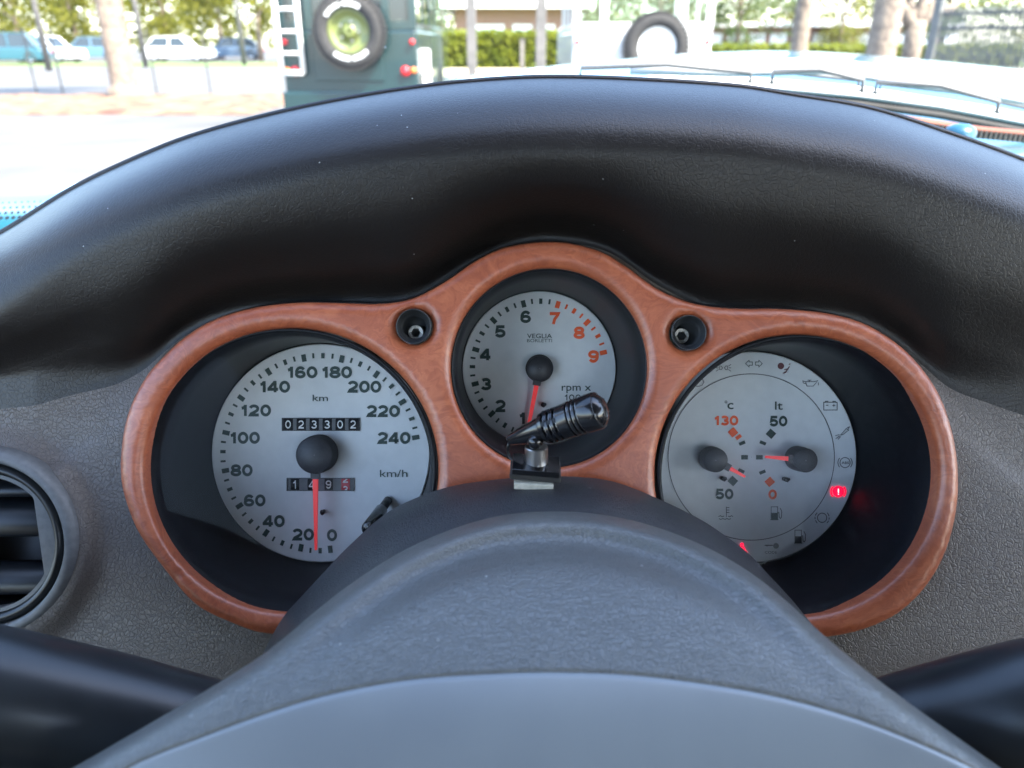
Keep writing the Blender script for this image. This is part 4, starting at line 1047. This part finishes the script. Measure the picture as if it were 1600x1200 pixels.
for nm, m_, ts, lo_, hi_ in (('centre_pad', M_pad, tA, pdT, seam), ('airbag_lid', M_lid_lit, tB, seam, None)):
    vs = []; fs = []; xs = [62+5*i for i in range(316)]; n = len(ts)
    for x in xs:
        a_ = interp(pdT, x); b_ = max(a_+1, interp(seam, x)); 
        if hi_ is None: a_, b_ = b_+.6, b_+420
        for t_ in ts: y = a_+(b_-a_)*t_; vs.append(CL(x, y, dseam(x, y))-po)
    for i in range(len(xs)-1):
        for k in range(n-1): a_ = i*n+k; fs.append((a_, a_+1, a_+n+1, a_+n))
    mesh(nm, vs, fs, m_, pw)
sk_v = []; sk_f = []; xs = list(range(62, 1640, 6))
for x in xs:
    T = interp(pdT, x); d0 = dP(x, T, 0)
    for dd, dy in ((0,0),(.003,2),(.010,12),(.02,40),(.03,110)): sk_v.append(CL(x, T+dy, d0+dd)-po)
for i in range(len(xs)-1):
    for j in range(4): a = i*5+j; sk_f.append((a, a+5, a+6, a+1))
mesh('pad_edge', sk_v, sk_f, M_pad, pw)
# spokes
for pts in ([(-620,975,.192),(0,1086,.205),(180,1118,.215),(330,1150,.222),(520,1190,.228)], [(2220,1010,.192),(1620,1103,.205),(1480,1130,.215),(1360,1155,.222),(1150,1190,.228)]):
    P_ = [CL(*p)-po for p in pts]
    MB().tube([P_[0].lerp(P_[1], k/4) for k in range(4)]+[P_[1].lerp(P_[2], k/4) for k in range(4)]+[P_[2].lerp(P_[3], k/4) for k in range(4)]+[P_[3], P_[4]],
              [.0180,.0178,.0176,.0174,.0170,.0168,.0166,.0164,.0161,.0158,.0155,.0152,.0150,.0150], 40).build('spoke', M_spoke, pw, True)

# ---------------------------------------------------------------- microphone on the column cover
mo = CL(838, 722, .252)
mt = thing('clip_microphone', 'small black microphone with ribbed head standing on the column cover', 'microphone', RQ @ mo + Vector((0,0,CZ)), True)
A = CL(795, 688, .2535)-mo; B = CL(941, 638.5, .238)-mo; ax = (B-A).normalized(); Lm = (B-A).length
Mm = Matrix.Translation(A) @ ax.to_track_quat('Z', 'Y').to_matrix().to_4x4()
R0 = .0058
prof = [(.0001,0),(.0016,0),(.0019,.0005),(.0026,Lm*.12),(.0027,Lm*.125),(.0028,Lm*.13),(.0042,Lm*.38),(R0*.88,Lm*.40)]
pos = .43
for s0 in (.44,.50,.56): prof += [(R0*.93,Lm*s0),(R0*.76,Lm*(s0+.004)),(R0*.76,Lm*(s0+.028)),(R0*.95,Lm*(s0+.032))]
prof += [(R0*.98,Lm*.68)]
for s0 in (.70,.745,.79): prof += [(R0,Lm*s0),(R0*.86,Lm*(s0+.003)),(R0*.86,Lm*(s0+.021)),(R0,Lm*(s0+.024))]
prof += [(R0*1.03,Lm*.84),(R0*1.03,Lm*.95),(R0*.99,Lm*.97),(R0*.9,Lm*.972)]
body = MB().lathe(prof, 48, Mm).build('body', M_mic, mt, True); body.data.set_sharp_from_angle(angle=radians(35))
MB().lathe([(R0*.9,Lm*.972),(R0*.86,Lm*.985),(R0*.6,Lm*1.02),(R0*.3,Lm*1.035),(.00001,Lm*1.04)], 40, Mm).build('end_cap', M_mic, mt, True)
hb = MB()
for i in range(9):
    a = 2*pi*i/9; hb.lathe([(.00042,0),(.00001,.0001)], 10, Mm @ Matrix.Translation((R0*.55*cos(a), R0*.55*sin(a), Lm*1.0265)))
hb.build('sound_holes', M_tube, mt)['kind'] = 'stuff'
sb_ = MB()
for s0 in (.448,.508,.568):
    for i in range(7):
        a = 2*pi*i/7+.35
        sb_.box(R0*.80, R0*.965, -.0007, .0007, Lm*(s0), Lm*(s0+.03), Mm @ Matrix.Rotation(a, 4, 'Z'))
sb_.build('vent_slots', M_tube, mt)['kind'] = 'stuff'
rg = MB()
for s0 in (.459,.519,.579,.712,.757,.802): rg.lathe([(R0*(.815 if s0<.6 else .905),Lm*s0),(R0*(.88 if s0<.6 else .96),Lm*(s0+.004)),(R0*(.815 if s0<.6 else .905),Lm*(s0+.008))], 40, Mm)
rg.build('groove_rings', M_gun, mt, True)['kind'] = 'stuff'
# ball joint, post, plate, tape
jn = CL(836, 690, .2465)-mo; MB().lathe([(.0001,-.0026),(.0012,-.0023),(.0022,-.0014),(.0026,0),(.0022,.0014),(.0012,.0023),(.0001,.0026)], 24, Matrix.Translation(jn)).build('ball_joint', M_mic, mt, True)
base_ = CL(838, 723, .2515)-mo; topc = CL(838, 697, .2495)-mo; axp = (topc-base_).normalized(); Mp = Matrix.Translation(base_) @ axp.to_track_quat('Z', 'Y').to_matrix().to_4x4(); hp_ = (topc-base_).length
MB().lathe([(.0038,0),(.0038,hp_-.0003),(.0035,hp_),(.0001,hp_)], 36, Mp).build('post', M_gun, mt, True).data.set_sharp_from_angle(angle=radians(40))
plc = CL(837, 729, .2500)-mo; Mt = Matrix.Translation(plc) @ Matrix.Rotation(radians(-5), 4, 'Z') @ Matrix.Rotation(radians(25), 4, 'X')
MB().box(-.0076, .0076, -.0010, .0010, -.006, .0045, Mt).build('base_plate', M_mic, mt, bevel=.0002)
MB().box(-.0082, .0084, -.0034, -.0012, -.008, .0040, Mt).build('foam_pad', M_tyre, mt, bevel=.0006)
MB().box(-.0068, .0058, -.0058, -.0036, -.005, .0050, Matrix.Translation(plc) @ Matrix.Rotation(radians(-2), 4, 'Z') @ Matrix.Rotation(radians(25), 4, 'X')).build('adhesive_tape', M_tape, mt, bevel=.0002)
c0 = CL(796, 690, .2535)-mo; c1 = CL(793, 706, .256)-mo; c2 = CL(797, 716, .256)-mo; c3 = CL(806, 722, .253)-mo
MB().tube([c0, c0.lerp(c1,.6)+Vector((-.0003,0,0)), c1, c1.lerp(c2,.6), c2, c3], .0005, 8).build('cable', M_black, mt, True)
